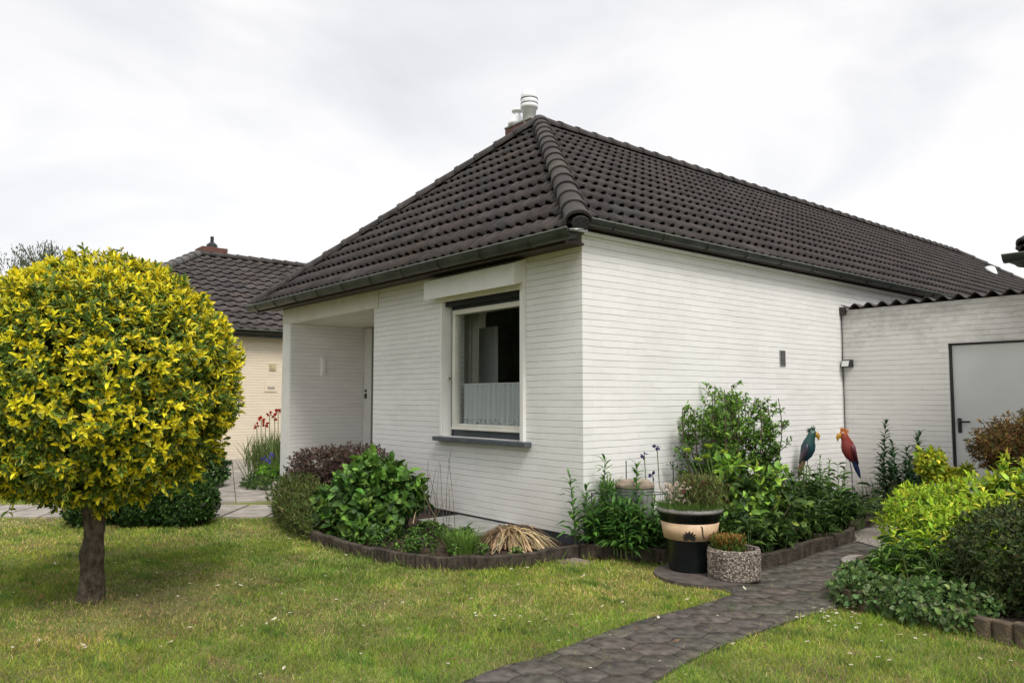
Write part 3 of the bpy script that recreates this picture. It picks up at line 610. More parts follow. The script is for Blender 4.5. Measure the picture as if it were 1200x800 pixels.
# chimney and flues
ch = MB().box(-4.28, -3.66, 2.58, 3.06, 4.9, 5.69); ch = ch.build('chimney', M_CHBRICK, house, bevel=.008)
mb = MB(); mb.box(-4.29, -3.65, 2.57, 3.07, 5.692, 5.72); mb.build('chimney_cap', M_SLAB, ch, bevel=.006)
mb = MB(); mb.lathe((-4.12, 2.70, 5.72), [(.13, 0), (.15, .03), (.15, .06), (.13, .07), (.055, .20), (.055, .235), (.085, .24), (.085, .27), (.05, .30), (.01, .31)], 20); mb.build('flue_cowl', M_STEELW, ch, smooth=True)
mb = MB(); mb.lathe((-3.80, 2.68, 5.60), [(.10, 0), (.11, .30), (.135, .31), (.14, .34), (.138, .37), (.128, .38), (.135, .39), (.135, .45), (.125, .46), (.13, .47), (.13, .53), (.12, .54), (.11, .56), (.10, .60), (.01, .61)], 24); mb.build('flue_pipe', M_STEELW, ch, smooth=True)
mb = MB()
for zz in (5.975, 6.055): mb.lathe((-3.80, 2.68, zz), [(.139, 0), (.139, .012)], 24)
mb.build('flue_band', M_DGREY, ch)
# vent grille on the side wall
vg = MB().box(.002, .012, 3.33, 3.45, 1.78, 1.97).build('wall_vent', M_ZINCL, house)
mb = MB()
for i in range(9):
    for j in range(3): mb.box(.0125, .016, 3.342+j*.036, 3.342+j*.036+.026, 1.79+i*.0195, 1.79+i*.0195+.012)
mb.build('vent_slot', M_BLACK, vg)
# thin black tube drawing the dark joint line between bungalow and garage
mb = MB(); mb.tube([(.014, 4.855, 2.60), (.02, 4.853, 2.2), (.012, 4.856, 1.9), (.018, 4.855, 1.4), (.014, 4.856, .95)], .006, 6); mb.build('corner_joint_line', M_BLACK, house)

# ================================================================== GARAGE
GY = 4.875; gar = E('garage', (1.5, GY, 0), 'flat roofed garage of stained white brick between the two houses', 'garage')
mb = MB(); wall_holes('y', GY, .002, 3.2, 0., 2.56, [(1.30, 2.31, .0, 2.05)], .25, mb); mb.build('wall', M_GARW, gar, uv=True)
MB().box(.05, 3.2, GY+.26, GY+6, 2.0, 2.4).build('roof_deck', M_SOFF, gar)
mb = MB(); mb.box(3.0, 3.2, GY+.26, GY+6, 0, 1.99); mb.box(.05, 3.2, GY+5.9, GY+6.1, 0, 2.5); mb.build('rear_wall', M_GARW, gar, uv=True)
def corrugated():
    lam, am, th = .178, .030, .010; V = []; n = int(3.25/lam*10)
    for (y, z) in ((GY-.05, 2.595), (GY+6.2, 2.30)):
        for dz in (th, 0):
            for i in range(n+1): x = .03+i*lam/10; V.append((x, y, z+am*math.cos(2*math.pi*i/10)+dz))
    m = n+1; F = [(i, i+1, 2*m+i+1, 2*m+i) for i in range(n)] + [(m+i+1, m+i, 3*m+i, 3*m+i+1) for i in range(n)] + [(i, m+i, m+i+1, i+1) for i in range(n)]
    return MB().add(V, F)
corrugated().build('corrugated_roof', M_CORR, gar, smooth=False)
mb = MB(); mb.tube([(.05, GY-.02, 2.56), (.05, GY-.02, 2.60)], .03, 10); mb.box(.0, .075, GY-.045, GY-.003, 2.50, 2.60); mb.build('roof_edge', M_CORR, gar)
dg = MB().box(1.325, 2.285, GY+.05, GY+.09, .02, 2.025).build('garage_door', M_DOORG, gar, bevel=.003)
mb = MB(); mb.box(1.302, 1.323, GY+.02, GY+.10, .0, 2.048); mb.box(1.324, 2.308, GY+.03, GY+.10, 2.028, 2.048); mb.box(2.287, 2.308, GY+.02, GY+.10, .0, 2.026); mb.build('door_frame', M_BLACK, dg)
mb = MB(); mb.box(1.36, 1.40, GY+.037, GY+.049, .99, 1.16); mb.tube([(1.38, GY+.04, 1.12), (1.38, GY-.005, 1.12), (1.40, GY-.012, 1.12), (1.51, GY-.012, 1.12)], .011, 8); mb.build('handle', M_BLACK, dg)
fl = MB(); fl.add([(.03,GY-.002,1.80),(.15,GY-.002,1.80),(.15,GY-.002,1.90),(.03,GY-.002,1.90),(.02,GY-.10,1.805),(.14,GY-.10,1.805),(.15,GY-.075,1.90),(.03,GY-.075,1.90)], [(0,1,2,3),(4,7,6,5),(3,2,6,7),(0,4,5,1),(0,3,7,4),(1,5,6,2)])
fl = fl.build('flood_light', M_BLACK, gar, bevel=.004)
mb = MB(); mb.add([(.032,GY-.1015,1.812),(.125,GY-.1015,1.812),(.133,GY-.082,1.885),(.04,GY-.082,1.885)], [(0,1,2,3)]); mb.build('lamp_glass', M_DOORG, fl)

# ================================================================== NEIGHBOURS
nb = E('bungalow', (-16.5, 5, 0), 'cream brick bungalow far left behind the yellow tree', 'house')
mb = MB(); wall_holes('x', -12.3, -2.0, 15., 0, 2.86, [], .3, mb); wall_holes('y', -2.0, -20.7, -12.6, 0, 2.86, [(-18, -16.2, .9, 2.2)], .3, mb); mb.build('wall', M_CREAM, nb, uv=True)
MB().box(-18, -16.2, -1.85, -1.8, .9, 2.2).build('window', M_DGREY, nb)
MB().box(-12.295, -12.05, -2.3, 15.2, 2.79, 2.87).build('soffit', M_PLINTH, nb)
r2 = roof_plane('roof', (-12.05, -2.5, 2.92), (-12.05, 15.3, 2.92), (-16.5, 1.65, 5.32), (-16.5, 13, 5.32), nb, course=.34, wave=.30, amp=.045, base=(.105, .088, .082))
roof_plane('roof_slope', (-20.95, -2.5, 2.92), (-12.05, -2.5, 2.92), (-16.5, 1.65, 5.32), (-16.5, 1.65, 5.32), r2, course=.34, wave=.30, amp=.045)
capping('ridge_capping', (-16.5, 1.65, 5.35), (-16.5, 13, 5.35), r2, r=.12)
capping('hip_capping', (-12.05, -2.5, 2.97), (-16.5, 1.65, 5.35), r2, r=.13, base=(.2, .19, .18)); capping('hip_capping', (-20.95, -2.5, 2.97), (-16.5, 1.65, 5.35), r2, r=.14, base=(.2, .19, .18))
gutter('gutter', (-12.0, -2.5, 2.93), (-12.0, 15.3, 2.93), (1, 0, 0), nb, r=.085, m=M_BLACK)
c2 = MB().box(-17.15, -16.5, 1.75, 2.45, 4.8, 5.60).build('chimney', M_CHBRICK, nb, bevel=.01)
mb = MB(); mb.tube([(-16.85, 2.12, 5.60), (-16.85, 2.12, 5.96)], .05, 10); mb.lathe((-16.85, 2.12, 5.60), [(.16, 0), (.15, .12), (.06, .2), (.05, .2)], 12); mb.build('flue_pipe', M_BLACK, c2)
mb = MB(); mb.box(-12.297, -12.28, 2.03, 2.19, 2.04, 2.20); mb.box(-12.28, -12.27, 2.06, 2.16, 2.07, 2.17); mb.build('wall_plate', mat('olive_plate', (.52, .46, .28), .5), nb)
mb = MB(); mb.box(-12.297, -12.285, 1.93, 2.22, 1.54, 1.80); mb.build('wall_plate', M_CREAM, nb, uv=True)
mb = MB(); mb.box(-12.285, -12.27, 2.00, 2.16, 1.62, 1.67); mb.build('letter_slot', M_CONC, nb)

nr = E('bungalow', (4.5, 6, 0), 'neighbouring bungalow whose eave corner juts in at the right edge', 'house')
mb = MB(); wall_holes('y', 4.35, 3.2, 9.5, 0, 2.86, [], .3, mb); mb.box(3.2, 3.5, 4.652, 20, 0, 2.86); mb.build('wall', M_WALL, nr, uv=True)
MB().box(2.42, 9.7, 4.10, 4.35, 2.865, 2.885).build('soffit', M_SOFF, nr)
MB().box(2.42, 3.2, 4.352, 20, 2.865, 2.885).build('side_soffit', M_SOFF, nr)
r3 = roof_plane('roof', (2.32, 4.00, 2.90), (9.8, 4.00, 2.90), (6.06, 7.4, 5.6), (6.06, 7.4, 5.6), nr)
roof_plane('roof_slope', (2.32, 20, 2.90), (2.32, 4.00, 2.90), (6.06, 17, 5.6), (6.06, 7.4, 5.6), r3)
capping('hip_capping', (2.40, 4.05, 2.93), (6.06, 7.4, 5.62), r3, r=.13)
gutter('gutter', (2.22, 3.93, 2.86), (9.9, 3.93, 2.86), (0, -1, 0), nr); gutter('gutter', (2.28, 3.93, 2.86), (2.28, 20, 2.86), (-1, 0, 0), nr)
mb = MB(); mb.tube([(2.40, 4.0, 2.80), (2.41, 3.99, 2.72), (2.45, 4.0, 2.65), (2.55, 4.03, 2.62)], .006, 6); mb.build('hanging_cable', M_BLACK, nr)

# ================================================================== FOLIAGE TOOLS
T_OVAL = dict(v=np.array([[0,0,0],[.35,.42,.10],[.35,0,0],[.35,-.42,.10],[.72,.33,.06],[.72,0,-.03],[.72,-.33,.06],[1,0,-.10]]),
              f=[(0,2,1),(0,3,2),(1,2,5,4),(2,3,6,5),(4,5,7),(5,6,7)], e=np.array([.3,1,0,1,1,0,1,1.]))
T_SIMPLE = dict(v=np.array([[0,0,0],[.5,.42,.08],[1,0,-.06],[.5,-.42,.08],[.5,0,0]]), f=[(0,4,1),(1,4,2),(0,3,4),(3,2,4)], e=np.array([0,1,1,1,0.]))
T_LANCE = dict(v=np.array([[0,0,0],[.3,.5,.05],[.3,-.5,.05],[.65,.42,.02],[.65,-.42,.02],[1,0,-.22]]), f=[(0,2,1),(1,2,4,3),(3,4,5)], e=np.array([0,.5,.5,.6,.6,1.]))
T_BLADE = dict(v=np.array([[0,.5,0],[0,-.5,0],[.55,.4,.0],[.55,-.4,.0],[1,0,-.18]]), f=[(0,1,3,2),(2,3,4)], e=np.array([0,0,.4,.4,1.]))
def nrmz(a): return a/np.maximum(np.linalg.norm(a, axis=-1, keepdims=True), 1e-9)
def leaves(name, P, D, Nn, size, width, T, c1, c2, m, parent=None, curl=1.0):
    """one mesh of leaves: P base points, D growth directions, Nn face normals; colour runs from c1 (midrib) to c2 (margin)"""
    n = len(P); D = nrmz(D); B = nrmz(np.cross(Nn, D)); Nn = np.cross(D, B)
    v = T['v']; size = np.broadcast_to(size, (n,)); width = np.broadcast_to(width, (n,))
    V = P[:, None, :] + D[:, None, :]*(v[None, :, 0, None]*size[:, None, None]) + B[:, None, :]*(v[None, :, 1, None]*width[:, None, None]) + Nn[:, None, :]*(v[None, :, 2, None]*size[:, None, None]*curl)
    C = c1[:, None, :]*(1-T['e'])[None, :, None] + c2[:, None, :]*T['e'][None, :, None]
    lt = np.concatenate([np.array(f) for f in T['f']]); k = len(v)
    loops = (lt[None, :] + (np.arange(n)*k)[:, None]).ravel(); sizes = np.tile([len(f) for f in T['f']], n)
    return npmesh(name, V.reshape(-1, 3), loops, sizes, m, parent, C=np.clip(C.reshape(-1, 3), 0, 1), smooth=True)
def rdir(n, r=rng): return nrmz(r.normal(size=(n, 3)))
def bumpf(d, seed, freq=3.):
    q = np.random.default_rng(seed); s = np.zeros(len(d))
    for k in range(6):
        a = q.normal(size=3)*freq*(1+k*.35); s += np.sin(d @ a + q.uniform(0, 6.28))/(1+k*.4)
    return s/2.6
def pick(n, pal, r=rng, jit=.18):
    pal = np.array(pal, float); wts = pal[:, 3]/pal[:, 3].sum(); c = pal[r.choice(len(pal), n, p=wts), :3]
    return np.clip(c*(1+r.normal(0, jit, (n, 1)))*(1+r.normal(0, .06, (n, 3))), .003, .95)
def rosette(P, A, per, r, a0=18, a1=80, sp=.004, jit=.18):
    '''leaves arranged round each shoot tip: returns base points, directions, normals and the index within the whorl'''
    n = len(P); A = nrmz(A); X = nrmz(np.cross(A, rdir(n, r))); Y = np.cross(A, X)
    k = np.arange(per); th = np.radians(a0+(a1-a0)*k/max(per-1, 1)); az = k[None, :]*2.4+r.uniform(0, 6.28, (n, 1))+r.normal(0, .3, (n, per))
    th = th[None, :]+r.normal(0, .15, (n, per))
    D = A[:, None, :]*np.cos(th)[..., None]+(X[:, None, :]*np.cos(az)[..., None]+Y[:, None, :]*np.sin(az)[..., None])*np.sin(th)[..., None]
    D = D.reshape(-1, 3)+rdir(n*per, r)*jit; B = (P[:, None, :]-A[:, None, :]*(k*sp)[None, :, None]).reshape(-1, 3)
    return B, nrmz(D), nrmz(np.repeat(A, per, 0)+rdir(n*per, r)*.25), np.tile(k, n)
def stemtube(mb, a, b, r0, r1, rr, n=5, bend=.08, segs=4):
    a, b = Vector(a), Vector(b); Ln = (b-a).length; pts = []
    o = Vector((rr.uniform(-1, 1), rr.uniform(-1, 1), rr.uniform(-.4, .4)))*bend*Ln
    for i in range(segs+1):
        t = i/segs; pts.append(a.lerp(b, t)+o*math.sin(math.pi*t))
    mb.tube(pts, [r0+(r1-r0)*i/segs for i in range(segs+1)], n)
def shrub(name, label, cat, base, lobes, n, leaf, pal, T=T_OVAL, per=6, wid=.5, shell=.35, bump=.12, droop=.0, m=M_LEAF, edge=None, seed=1,
          tips=None, tipz=.5, upb=.35, twigs=14, twr=.006, twm=None, group=None, floor=.0, freq=4., vis=True, edgejit=.15, spread=.9, parts_done=False):
    """multi-lobed shrub: clusters of leaves spread through the outer part of each lobe. lobes: (cx,cy,cz,rx,ry,rz)"""
    r = np.random.default_rng(seed); root = E(name, (base[0], base[1], base[2] if len(base) > 2 else 0), label, cat, group)
    lob = np.array(lobes, float); ar = (lob[:, 3]*lob[:, 4]*lob[:, 5])**(2/3); ncl = max(1, n//per)
    li = r.choice(len(lob), ncl, p=ar/ar.sum()); d = rdir(ncl, r); q = lob[li]
    rad = (1+bump*bumpf(d+q[:, :3]*.7, seed+5, freq))*(1-shell*r.random(ncl)**1.6)
    P = q[:, :3] + d*q[:, 3:6]*rad[:, None]; ok = P[:, 2] > floor
    # drop clusters buried deep inside another lobe
    for k in range(len(lob)):
        e = ((P-lob[k, :3])/lob[k, 3:6]); dist = np.linalg.norm(e, axis=1); ok &= ~((dist < .55) & (li != k))
    P, d, rad, li = P[ok], d[ok], rad[ok], li[ok]; ncl = len(P)
    outer = np.clip((rad-(1-shell))/(shell+1e-6), 0, 1.3)
    Pc = np.repeat(P, per, 0); dc = np.repeat(nrmz(d+np.array([0, 0, upb])), per, 0); n2 = len(Pc)
    Pc, D, Nn, _k = rosette(P, nrmz(d+np.array([0, 0, upb]))+rdir(ncl, r)*.35*spread, per, r, 15, 55+35*spread, leaf*.09)
    D = nrmz(D+np.array([0, 0, -droop]))
    sz = leaf*np.clip(r.normal(1, .25, n2), .45, 1.6)
    c = pick(n2, pal, r)
    if tips is not None:
        hz = (Pc[:, 2]-Pc[:, 2].min())/(np.ptp(Pc[:, 2])+1e-6)
        pt = np.clip(tipz*(np.repeat(outer, per))*(.25+1.0*hz) + .25*bumpf(Pc*1.3, seed+8, 4.), 0, 1)
        isel = r.random(n2) < pt; c[isel] = pick(int(isel.sum()), tips, r)
    c2 = c if edge is None else c*(1-.75) + pick(n2, edge, r, edgejit)*.75
    if edge is not None and tips is not None: c2[isel] = c[isel]*1.05
    leaves('foliage', Pc+rdir(n2, r)*leaf*.15, D, Nn, sz, sz*wid, T, c, c2, m, root)
    if twigs:
        rr = random.Random(seed); mb = MB(); bz = base[2] if len(base) > 2 else 0
        for i in range(twigs):
            k = r.integers(len(P)); t = P[k]; stemtube(mb, (base[0]+rr.uniform(-.05, .05), base[1]+rr.uniform(-.05, .05), bz), tuple(t), twr, twr*.4, rr)
        mb.build('stems', twm or M_STEM, root)
    return root

# palettes (real leaf colours)
DG = [(.022, .048, .012, 3), (.035, .075, .018, 3), (.05, .10, .022, 2)]
MG = [(.045, .085, .020, 3), (.068, .125, .028, 3), (.11, .18, .04, 2), (.03, .062, .016, 2)]
LG = [(.11, .22, .035, 3), (.16, .30, .05, 2), (.07, .16, .03, 2)]

# ---- yellow ball tree
BT = (-1.03, -3.75, 1.50)
bt = E('ball_tree', (-1.05, -3.75, 0), 'round clipped tree of yellow and green variegated leaves on the front lawn', 'tree')
r = np.random.default_rng(21); ncl = 19000; d = rdir(ncl, r)
rad = (1+.06*bumpf(d, 3, 4.5)+.055*bumpf(d, 9, 10.))*(1-.42*r.random(ncl)**1.7); kp = ~((bumpf(d, 41, 11.) < -.55) & (r.random(ncl) < .75) & (rad > .8)); d, rad = d[kp], rad[kp]; ncl = len(d)
P = np.array(BT)+d*rad[:, None]*np.array([.93, .93, .865])*(1+.10*np.clip(-(d@RT)-.1,0,1)*np.clip(.5-d[:,2],0,1))[:, None]; P[:, 2] += np.where(d[:, 2] < -.3, (-d[:, 2]-.3)*.05, 0)
outer = np.clip((rad-.6)/.42, 0, 1.15)
per = 8; n2 = len(P)*per
Pc, D, Nn, kk = rosette(P, nrmz(d*1.0+np.array([0, 0, .45]))+rdir(ncl, r)*.32, per, r, 20, 88, .004)
pyc = np.clip(.46*outer**1.5*(.42+.62*d[:, 2]+.25*np.clip(d@np.array([.6, .7, 0]), 0, 1))+.30*bumpf(P, 31, 8.)+.30, .04, .95)
cy = np.repeat((r.random(ncl) < pyc) & (outer > .35), per)
ye = (cy & (r.random(n2) < np.where(kk < 5, .9, .5))) | (~cy & (r.random(n2) < np.where(kk < 3, .16, .05)))
c1 = pick(n2, [(.05, .105, .016, 3), (.08, .15, .024, 3), (.03, .065, .012, 3), (.13, .20, .03, 1)], r)
c2 = pick(n2, [(.12, .19, .03, 4), (.48, .46, .09, 2), (.24, .30, .045, 2), (.06, .11, .02, 3)], r)
ny = int(ye.sum()); c1[ye] = pick(ny, [(.72, .60, .018, 4), (.48, .48, .022, 3), (.78, .66, .03, 2)], r, .12); c2[ye] = pick(ny, [(.76, .66, .035, 3), (.62, .58, .035, 2)], r, .1)
sz = .042*np.clip(r.normal(1, .28, n2), .45, 1.6)
leaves('crown', Pc, D, Nn, sz, sz*.46, T_OVAL, c1, c2, M_LEAF, bt)
def trunk():
    q = random.Random(4); V = []; n = 20; hs = np.linspace(-.03, .95, 40)
    for h in hs:
        rr = .074+.007*math.sin(h*9+1)+.010*math.exp(-((h-.0)/.05)**2)+.014*math.exp(-((h-.33)/.07)**2)+.008*math.exp(-((h-.8)/.15)**2)
        for k in range(n):
            a = 2*math.pi*k/n; b = rr*(1+.09*math.sin(2*a+h*5)+.06*math.sin(5*a+h*13)+.05*math.sin(3*a-h*17)+q.uniform(-.02, .02))
            V.append((-1.05+.025*math.sin(h*4)+b*math.cos(a), -3.75+b*math.sin(a), h))
    F = [(i*n+k, i*n+(k+1) % n, (i+1)*n+(k+1) % n, (i+1)*n+k) for i in range(len(hs)-1) for k in range(n)]
    mb = MB().add(V, F)
    for i in range(16):
        a = q.uniform(0, 6.28); e = q.uniform(.2, 1.3); L_ = q.uniform(.4, .75)
        stemtube(mb, (-1.04, -3.75, q.uniform(.7, .9)), (-1.04+L_*math.cos(a)*math.cos(e), -3.75+L_*math.sin(a)*math.cos(e), .9+L_*math.sin(e)), .035, .01, q, 7)
    return mb
q = random.Random(17); mb = trunk(); PP, DD = [], []
for i in range(34):          # stray shoots sticking out and hanging below
    low = i < 20; a = q.uniform(0, 6.28); e = q.uniform(-1.0, -.45) if low else q.uniform(-.1, 1.4); u = Vector((math.cos(a)*math.cos(e), math.sin(a)*math.cos(e), math.sin(e)))
    b = Vector(BT)+Vector((u.x*.8, u.y*.8, u.z*.76)); t = b+u*q.uniform(.08, .20)+Vector((0, 0, -.08 if low else .03)); mb.tube([b, b.lerp(t, .5)+Vector((0, 0, .01)), t], [.004, .003, .0015], 4)
    for k in range(16): s_ = q.uniform(.1, 1.05); PP.append(tuple(b.lerp(t, s_))); DD.append(tuple((t-b).normalized()*.7+Vector([q.gauss(0, .6) for _ in range(3)])))
PP, DD = np.array(PP), np.array(DD); n_ = len(PP); cc = pick(n_, [(.10, .18, .03, 2), (.45, .45, .04, 2), (.20, .28, .04, 2)], r); sz_ = .055*r.uniform(.6, 1.2, n_)
leaves('shoot_leaves', PP, DD, nrmz(rdir(n_, r)+np.array([0, 0, 1.])), sz_, sz_*.45, T_OVAL, cc, cc*1.1, M_LEAF, bt); mb.build('trunk', M_BARK, bt, smooth=True)

# ---- box hedge and bushes at the left
def ellq(px, pyb, pyt, pw, zb=0, dep=1.): pass
bx, by = -4.22, -2.62
shrub('box_hedge', 'low dark green clipped box hedge behind the ball tree', 'hedge', (bx, by), [(bx-.36, by-.40, .25, .36, .34, .30), (bx, by, .27, .36, .34, .31), (bx+.30, by+.36, .26, .34, .34, .31)], 30000, .040,
      [(.022, .055, .012, 3), (.036, .08, .015, 3), (.06, .12, .02, 1)], T=T_SIMPLE, per=7, wid=.55, shell=.3, bump=.06, seed=3, floor=.02)
x, y = G(243, 572); shrub('laurel_bush', 'small dark glossy bush beside the pale path left of the porch', 'bush', (x, y), [(x, y, .26, .30, .30, .26)], 1500, .075, DG+[(.07, .15, .03, 2)], per=6, seed=5, wid=.5)
x, y = G(283, 526); shrub('cherry_laurel', 'dark green bush under the cream neighbour wall', 'bush', (x, y), [(x, y, .55, .55, .7, .55), (x-.8, y-.5, .45, .6, .6, .5)], 3500, .13, MG, per=6, seed=6, wid=.5)
# ---- flower bed strip beside the porch column
root = E('poppy', (-7.75, .35, 0), 'tall wild clump with red poppy blooms beside the porch column', 'flower')
r = np.random.default_rng(8); n = 1500; P = np.stack([r.uniform(-8.4, -7.0, n), r.uniform(.0, .9, n), r.uniform(0, .45, n)], 1)
leaves('foliage', P, np.stack([r.normal(0, .3, n), r.normal(0, .3, n), np.ones(n)], 1), rdir(n, r), r.uniform(.25, .5, n), .014, T_BLADE, pick(n, [(.13, .20, .06, 2), (.09, .15, .035, 3), (.22, .25, .10, 1)], r), pick(n, [(.18, .24, .08, 1)], r), M_LEAFM, root)
def ball_petals(name, c, rad, n, col, parent, seed=0, size=None, up=.3, flat=1., T=T_OVAL):
    q = np.random.default_rng(seed); d = rdir(n, q); d[:, 2] = d[:, 2]*flat+up
    P = np.array(c)+d*rad*.25; cc = pick(n, [(*col, 1)], q, .12)
    s = size or rad
    return leaves(name, P, d, nrmz(rdir(n, q)+np.array([0, 0, .6])), s, s*.9, T, cc, cc, M_PETAL, parent)
for i, (px, py_) in enumerate([(306, 492), (316, 486), (326, 483), (301, 499), (322, 489), (311, 497)]):
    c = AT(px, py_, 13.2); ball_petals('bloom', c, .062, 9, (.62, .035, .015), root, i)
    mb = MB(); mb.tube([(c[0], c[1], 0), (c[0]+.03, c[1], c[2]*.5), (c[0], c[1], c[2])], .006, 5); mb.build('stalk', M_GSTEM, root)
x, y = G(320, 566); shrub('lime_perennial', 'small lime green perennial at the foot of the porch column', 'plant', (x, y), [(x, y, .16, .24, .24, .17)], 900, .06, [(.22, .42, .04, 3), (.13, .30, .03, 2)], seed=9, wid=.7, twigs=4)
root = E('bellflower', (-7.2, -.12, 0), 'violet bell flowers beside the lime green perennial', 'flower')
for i, (px, py_) in enumerate([(309, 536), (314, 541), (318, 534)]):
    c = AT(px, py_, 12.0); ball_petals('bloom', c, .045, 9, (.16, .12, .55), root, i+20)
    mb = MB(); mb.tube([(c[0], c[1], 0), (c[0], c[1], c[2])], .005, 5); mb.build('stalk', M_GSTEM, root)
x, y = G(310, 575); shrub('ground_cover_plant', 'dark leafy low plant under the violet bell flowers', 'plant', (x-.2, y+.1), [(x-.2, y+.1, .08, .45, .35, .14)], 1400, .05, MG, seed=10, twigs=3, floor=0.01)

# ---- shrubs of the front bed
x, y = -3.35, -.62
shrub('barberry_bush', 'purple brown small leaved bush in front of the porch', 'bush', (x, y), [(x-.30, y-.16, .60, .50, .40, .22), (x+.28, y+.02, .64, .46, .38, .22), (x, y, .45, .55, .42, .28)], 15000, .036,
      [(.085, .045, .040, 4), (.12, .075, .062, 3), (.06, .055, .030, 3), (.20, .16, .13, 1)], T=T_SIMPLE, per=5, wid=.55, shell=.45, bump=.14, seed=12, twigs=60, twr=.008, m=M_LEAFM, floor=.2)
x, y = -3.2, -1.18
shrub('broom_bush', 'low olive green twiggy bush below the purple bush', 'bush', (x, y), [(x-.55, y+.2, .22, .42, .3, .30), (x-.05, y-.08, .24, .42, .28, .30), (x+.40, y-.18, .20, .40, .30, .28), (x+.85, y-.30, .15, .35, .25, .20)], 19000, .06,
      [(.10, .13, .03, 3), (.06, .10, .02, 3), (.15, .17, .05, 1), (.13, .10, .05, 1)], T=T_LANCE, per=6, wid=.16, shell=.6, seed=13, twigs=40, twr=.004, m=M_LEAFM, upb=1.2, spread=.6)
x, y = -1.98, -1.08
shrub('hydrangea_bush', 'large leafy green hydrangea bush in the middle of the curved front bed', 'bush', (x, y), [(x, y, .38, .40, .38, .36), (x-.26, y-.12, .30, .32, .30, .28), (x+.26, y+.16, .42, .28, .28, .28), (x+.04, y+.07, .64, .24, .22, .18), (x-.02, y-.24, .20, .42, .22, .20), (x+.34, y-.22, .16, .24, .20, .14), (x-.42, y-.12, .20, .3, .24, .2)], 6200, .098,
      [(.045, .10, .022, 4), (.07, .14, .03, 4), (.03, .065, .014, 3)], per=6, wid=.66, shell=.5, bump=.16, droop=.25, seed=14, twigs=26, twr=.007, tips=[(.18, .33, .06, 2), (.13, .25, .04, 2)], tipz=.7, floor=.05)
root = E('dry_hydrangea_stem', (-1.4, -.75, .05), 'pale dried stems sticking out of the hydrangea bush', 'dead stems'); q = random.Random(5); mb = MB()
for i in range(5): stemtube(mb, (-1.4+q.uniform(-.2, .2), -.8+q.uniform(-.2, .2), .2), (-1.25+q.uniform(-.5, .4), -.95+q.uniform(-.25, .35), q.uniform(.5, .72)), .004, .002, q, 5, .12)
mb.build('stem', M_GOLDST, root)
# concrete slab over the light shaft
sl = E('light_shaft_cover', (-1.6, -.25, 0), 'grey concrete slab lying against the wall below the window', 'slab')
MB().box(-1.92, -.92, -.54, .008, .085, .13).build('slab', M_SLAB, sl, bevel=.006)
MB().box(-1.90, -.94, -.525, .006, .0, .084).build('shaft_wall', M_EDGE, sl)
# mulch chips
q = np.random.default_rng(40); n = 2600; P = np.stack([q.uniform(-2.6, .05, n), q.uniform(-1.5, -.02, n), np.full(n, .06)], 1); ok = inpoly(P[:, 0], P[:, 1], bedF); P = P[ok]; n = len(P); P[:, 2] += q.uniform(0, .02, n)
D = rdir(n, q); D[:, 2] *= .3; o = leaves('bark_mulch', P, D, nrmz(rdir(n, q)*.5+np.array([0, 0, 1])), q.uniform(.02, .055, n), q.uniform(.008, .02, n), T_SIMPLE, pick(n, [(.13, .085, .055, 2), (.06, .04, .028, 3), (.2, .14, .09, 1)], q), pick(n, [(.07, .045, .03, 2)], q), M_LEAFM); tag(o, 'brown bark chips strewn over the curved front bed', 'bark mulch', kind='stuff')
# green grass tuft, thin dead stems, straw clump
def tuft(name, label, cat, c, n, h, sp, wd, pal, seed, arch=.3, z0=.05, m=M_LEAFM, group=None, part='blades'):
    q = np.random.default_rng(seed); root = E(name, (c[0], c[1], z0), label, cat, group); segs = 5; V = []; F = []; C = []
    cols = pick(n, pal, q); k = 0
    for i in range(n):
        a = q.uniform(0, 6.28); t0 = q.uniform(0, 1)**.6*sp*.4; L_ = h*q.uniform(.55, 1.1); lean = q.uniform(.1, 1)*arch; wq = wd*q.uniform(.7, 1.2); dx, dy = math.cos(a), math.sin(a)
        b = a+q.normal(0, .5); bx_, by_ = math.cos(b), math.sin(b)
        for s in range(segs+1):
            t = s/segs; rr = L_*lean*t**1.8; zz = z0+L_*(t*(1-.35*lean*t*t)); w_ = wq*(1-t**2.5)+.0006
            px, py_ = c[0]+dx*t0+bx_*rr, c[1]+dy*t0+by_*rr
            V += [(px-by_*w_/2, py_+bx_*w_/2, zz), (px+by_*w_/2, py_-bx_*w_/2, zz)]; C += [cols[i], cols[i]]
        for s in range(segs): F += [k+2*s, k+2*s+1, k+2*s+3, k+2*s+2]
        k += 2*(segs+1)
    npmesh(part, V, F, np.full(n*segs, 4), m, root, C=np.array(C)); return root
tuft('grass_tuft', 'bright green grass tuft between the hydrangea and the straw clump', 'grass tuft', (-.50, -.98), 330, .24, .34, .006, [(.12, .22, .04, 3), (.17, .28, .05, 2), (.08, .15, .03, 2)], 5, arch=.75)
tuft('lily_shoot', 'small green lily shoots beside the bark mulch', 'plant', (-.95, -.75), 60, .2, .4, .008, MG, 6, arch=.9)
q = random.Random(77); spw = [(x_, y_, q.uniform(.07, .15)) for x_, y_ in [(q.uniform(-1.6, .0), q.uniform(-1.5, -.55)) for _ in range(60)] if inpoly(np.array([x_]), np.array([y_-.08]), bedF)[0] and not (-.75 < x_ < -.1 and y_ > -.85)]
def _low(): perennials('bed_weeds', 'scattered low green weeds on the bark of the curved front bed', spw, .07, 78, MG+LG, nl=20, wid=.35)
LATE = [_low]
root = E('dead_flower_stem', (-1.1, -.45, .05), 'thin bare grey flower stems in front of the concrete slab', 'dead stems'); mb = MB(); q = random.Random(9)
for i in range(9):
    bx_, by_ = -1.05+q.uniform(-.35, .35), -.72+q.uniform(-.12, .12); stemtube(mb, (bx_, by_, .05), (bx_+q.uniform(-.1, .1), by_+q.uniform(-.1, .1), q.uniform(.55, .95)), .0035, .0018, q, 4, .05, 6)
mb.build('stem', M_STEM, root)
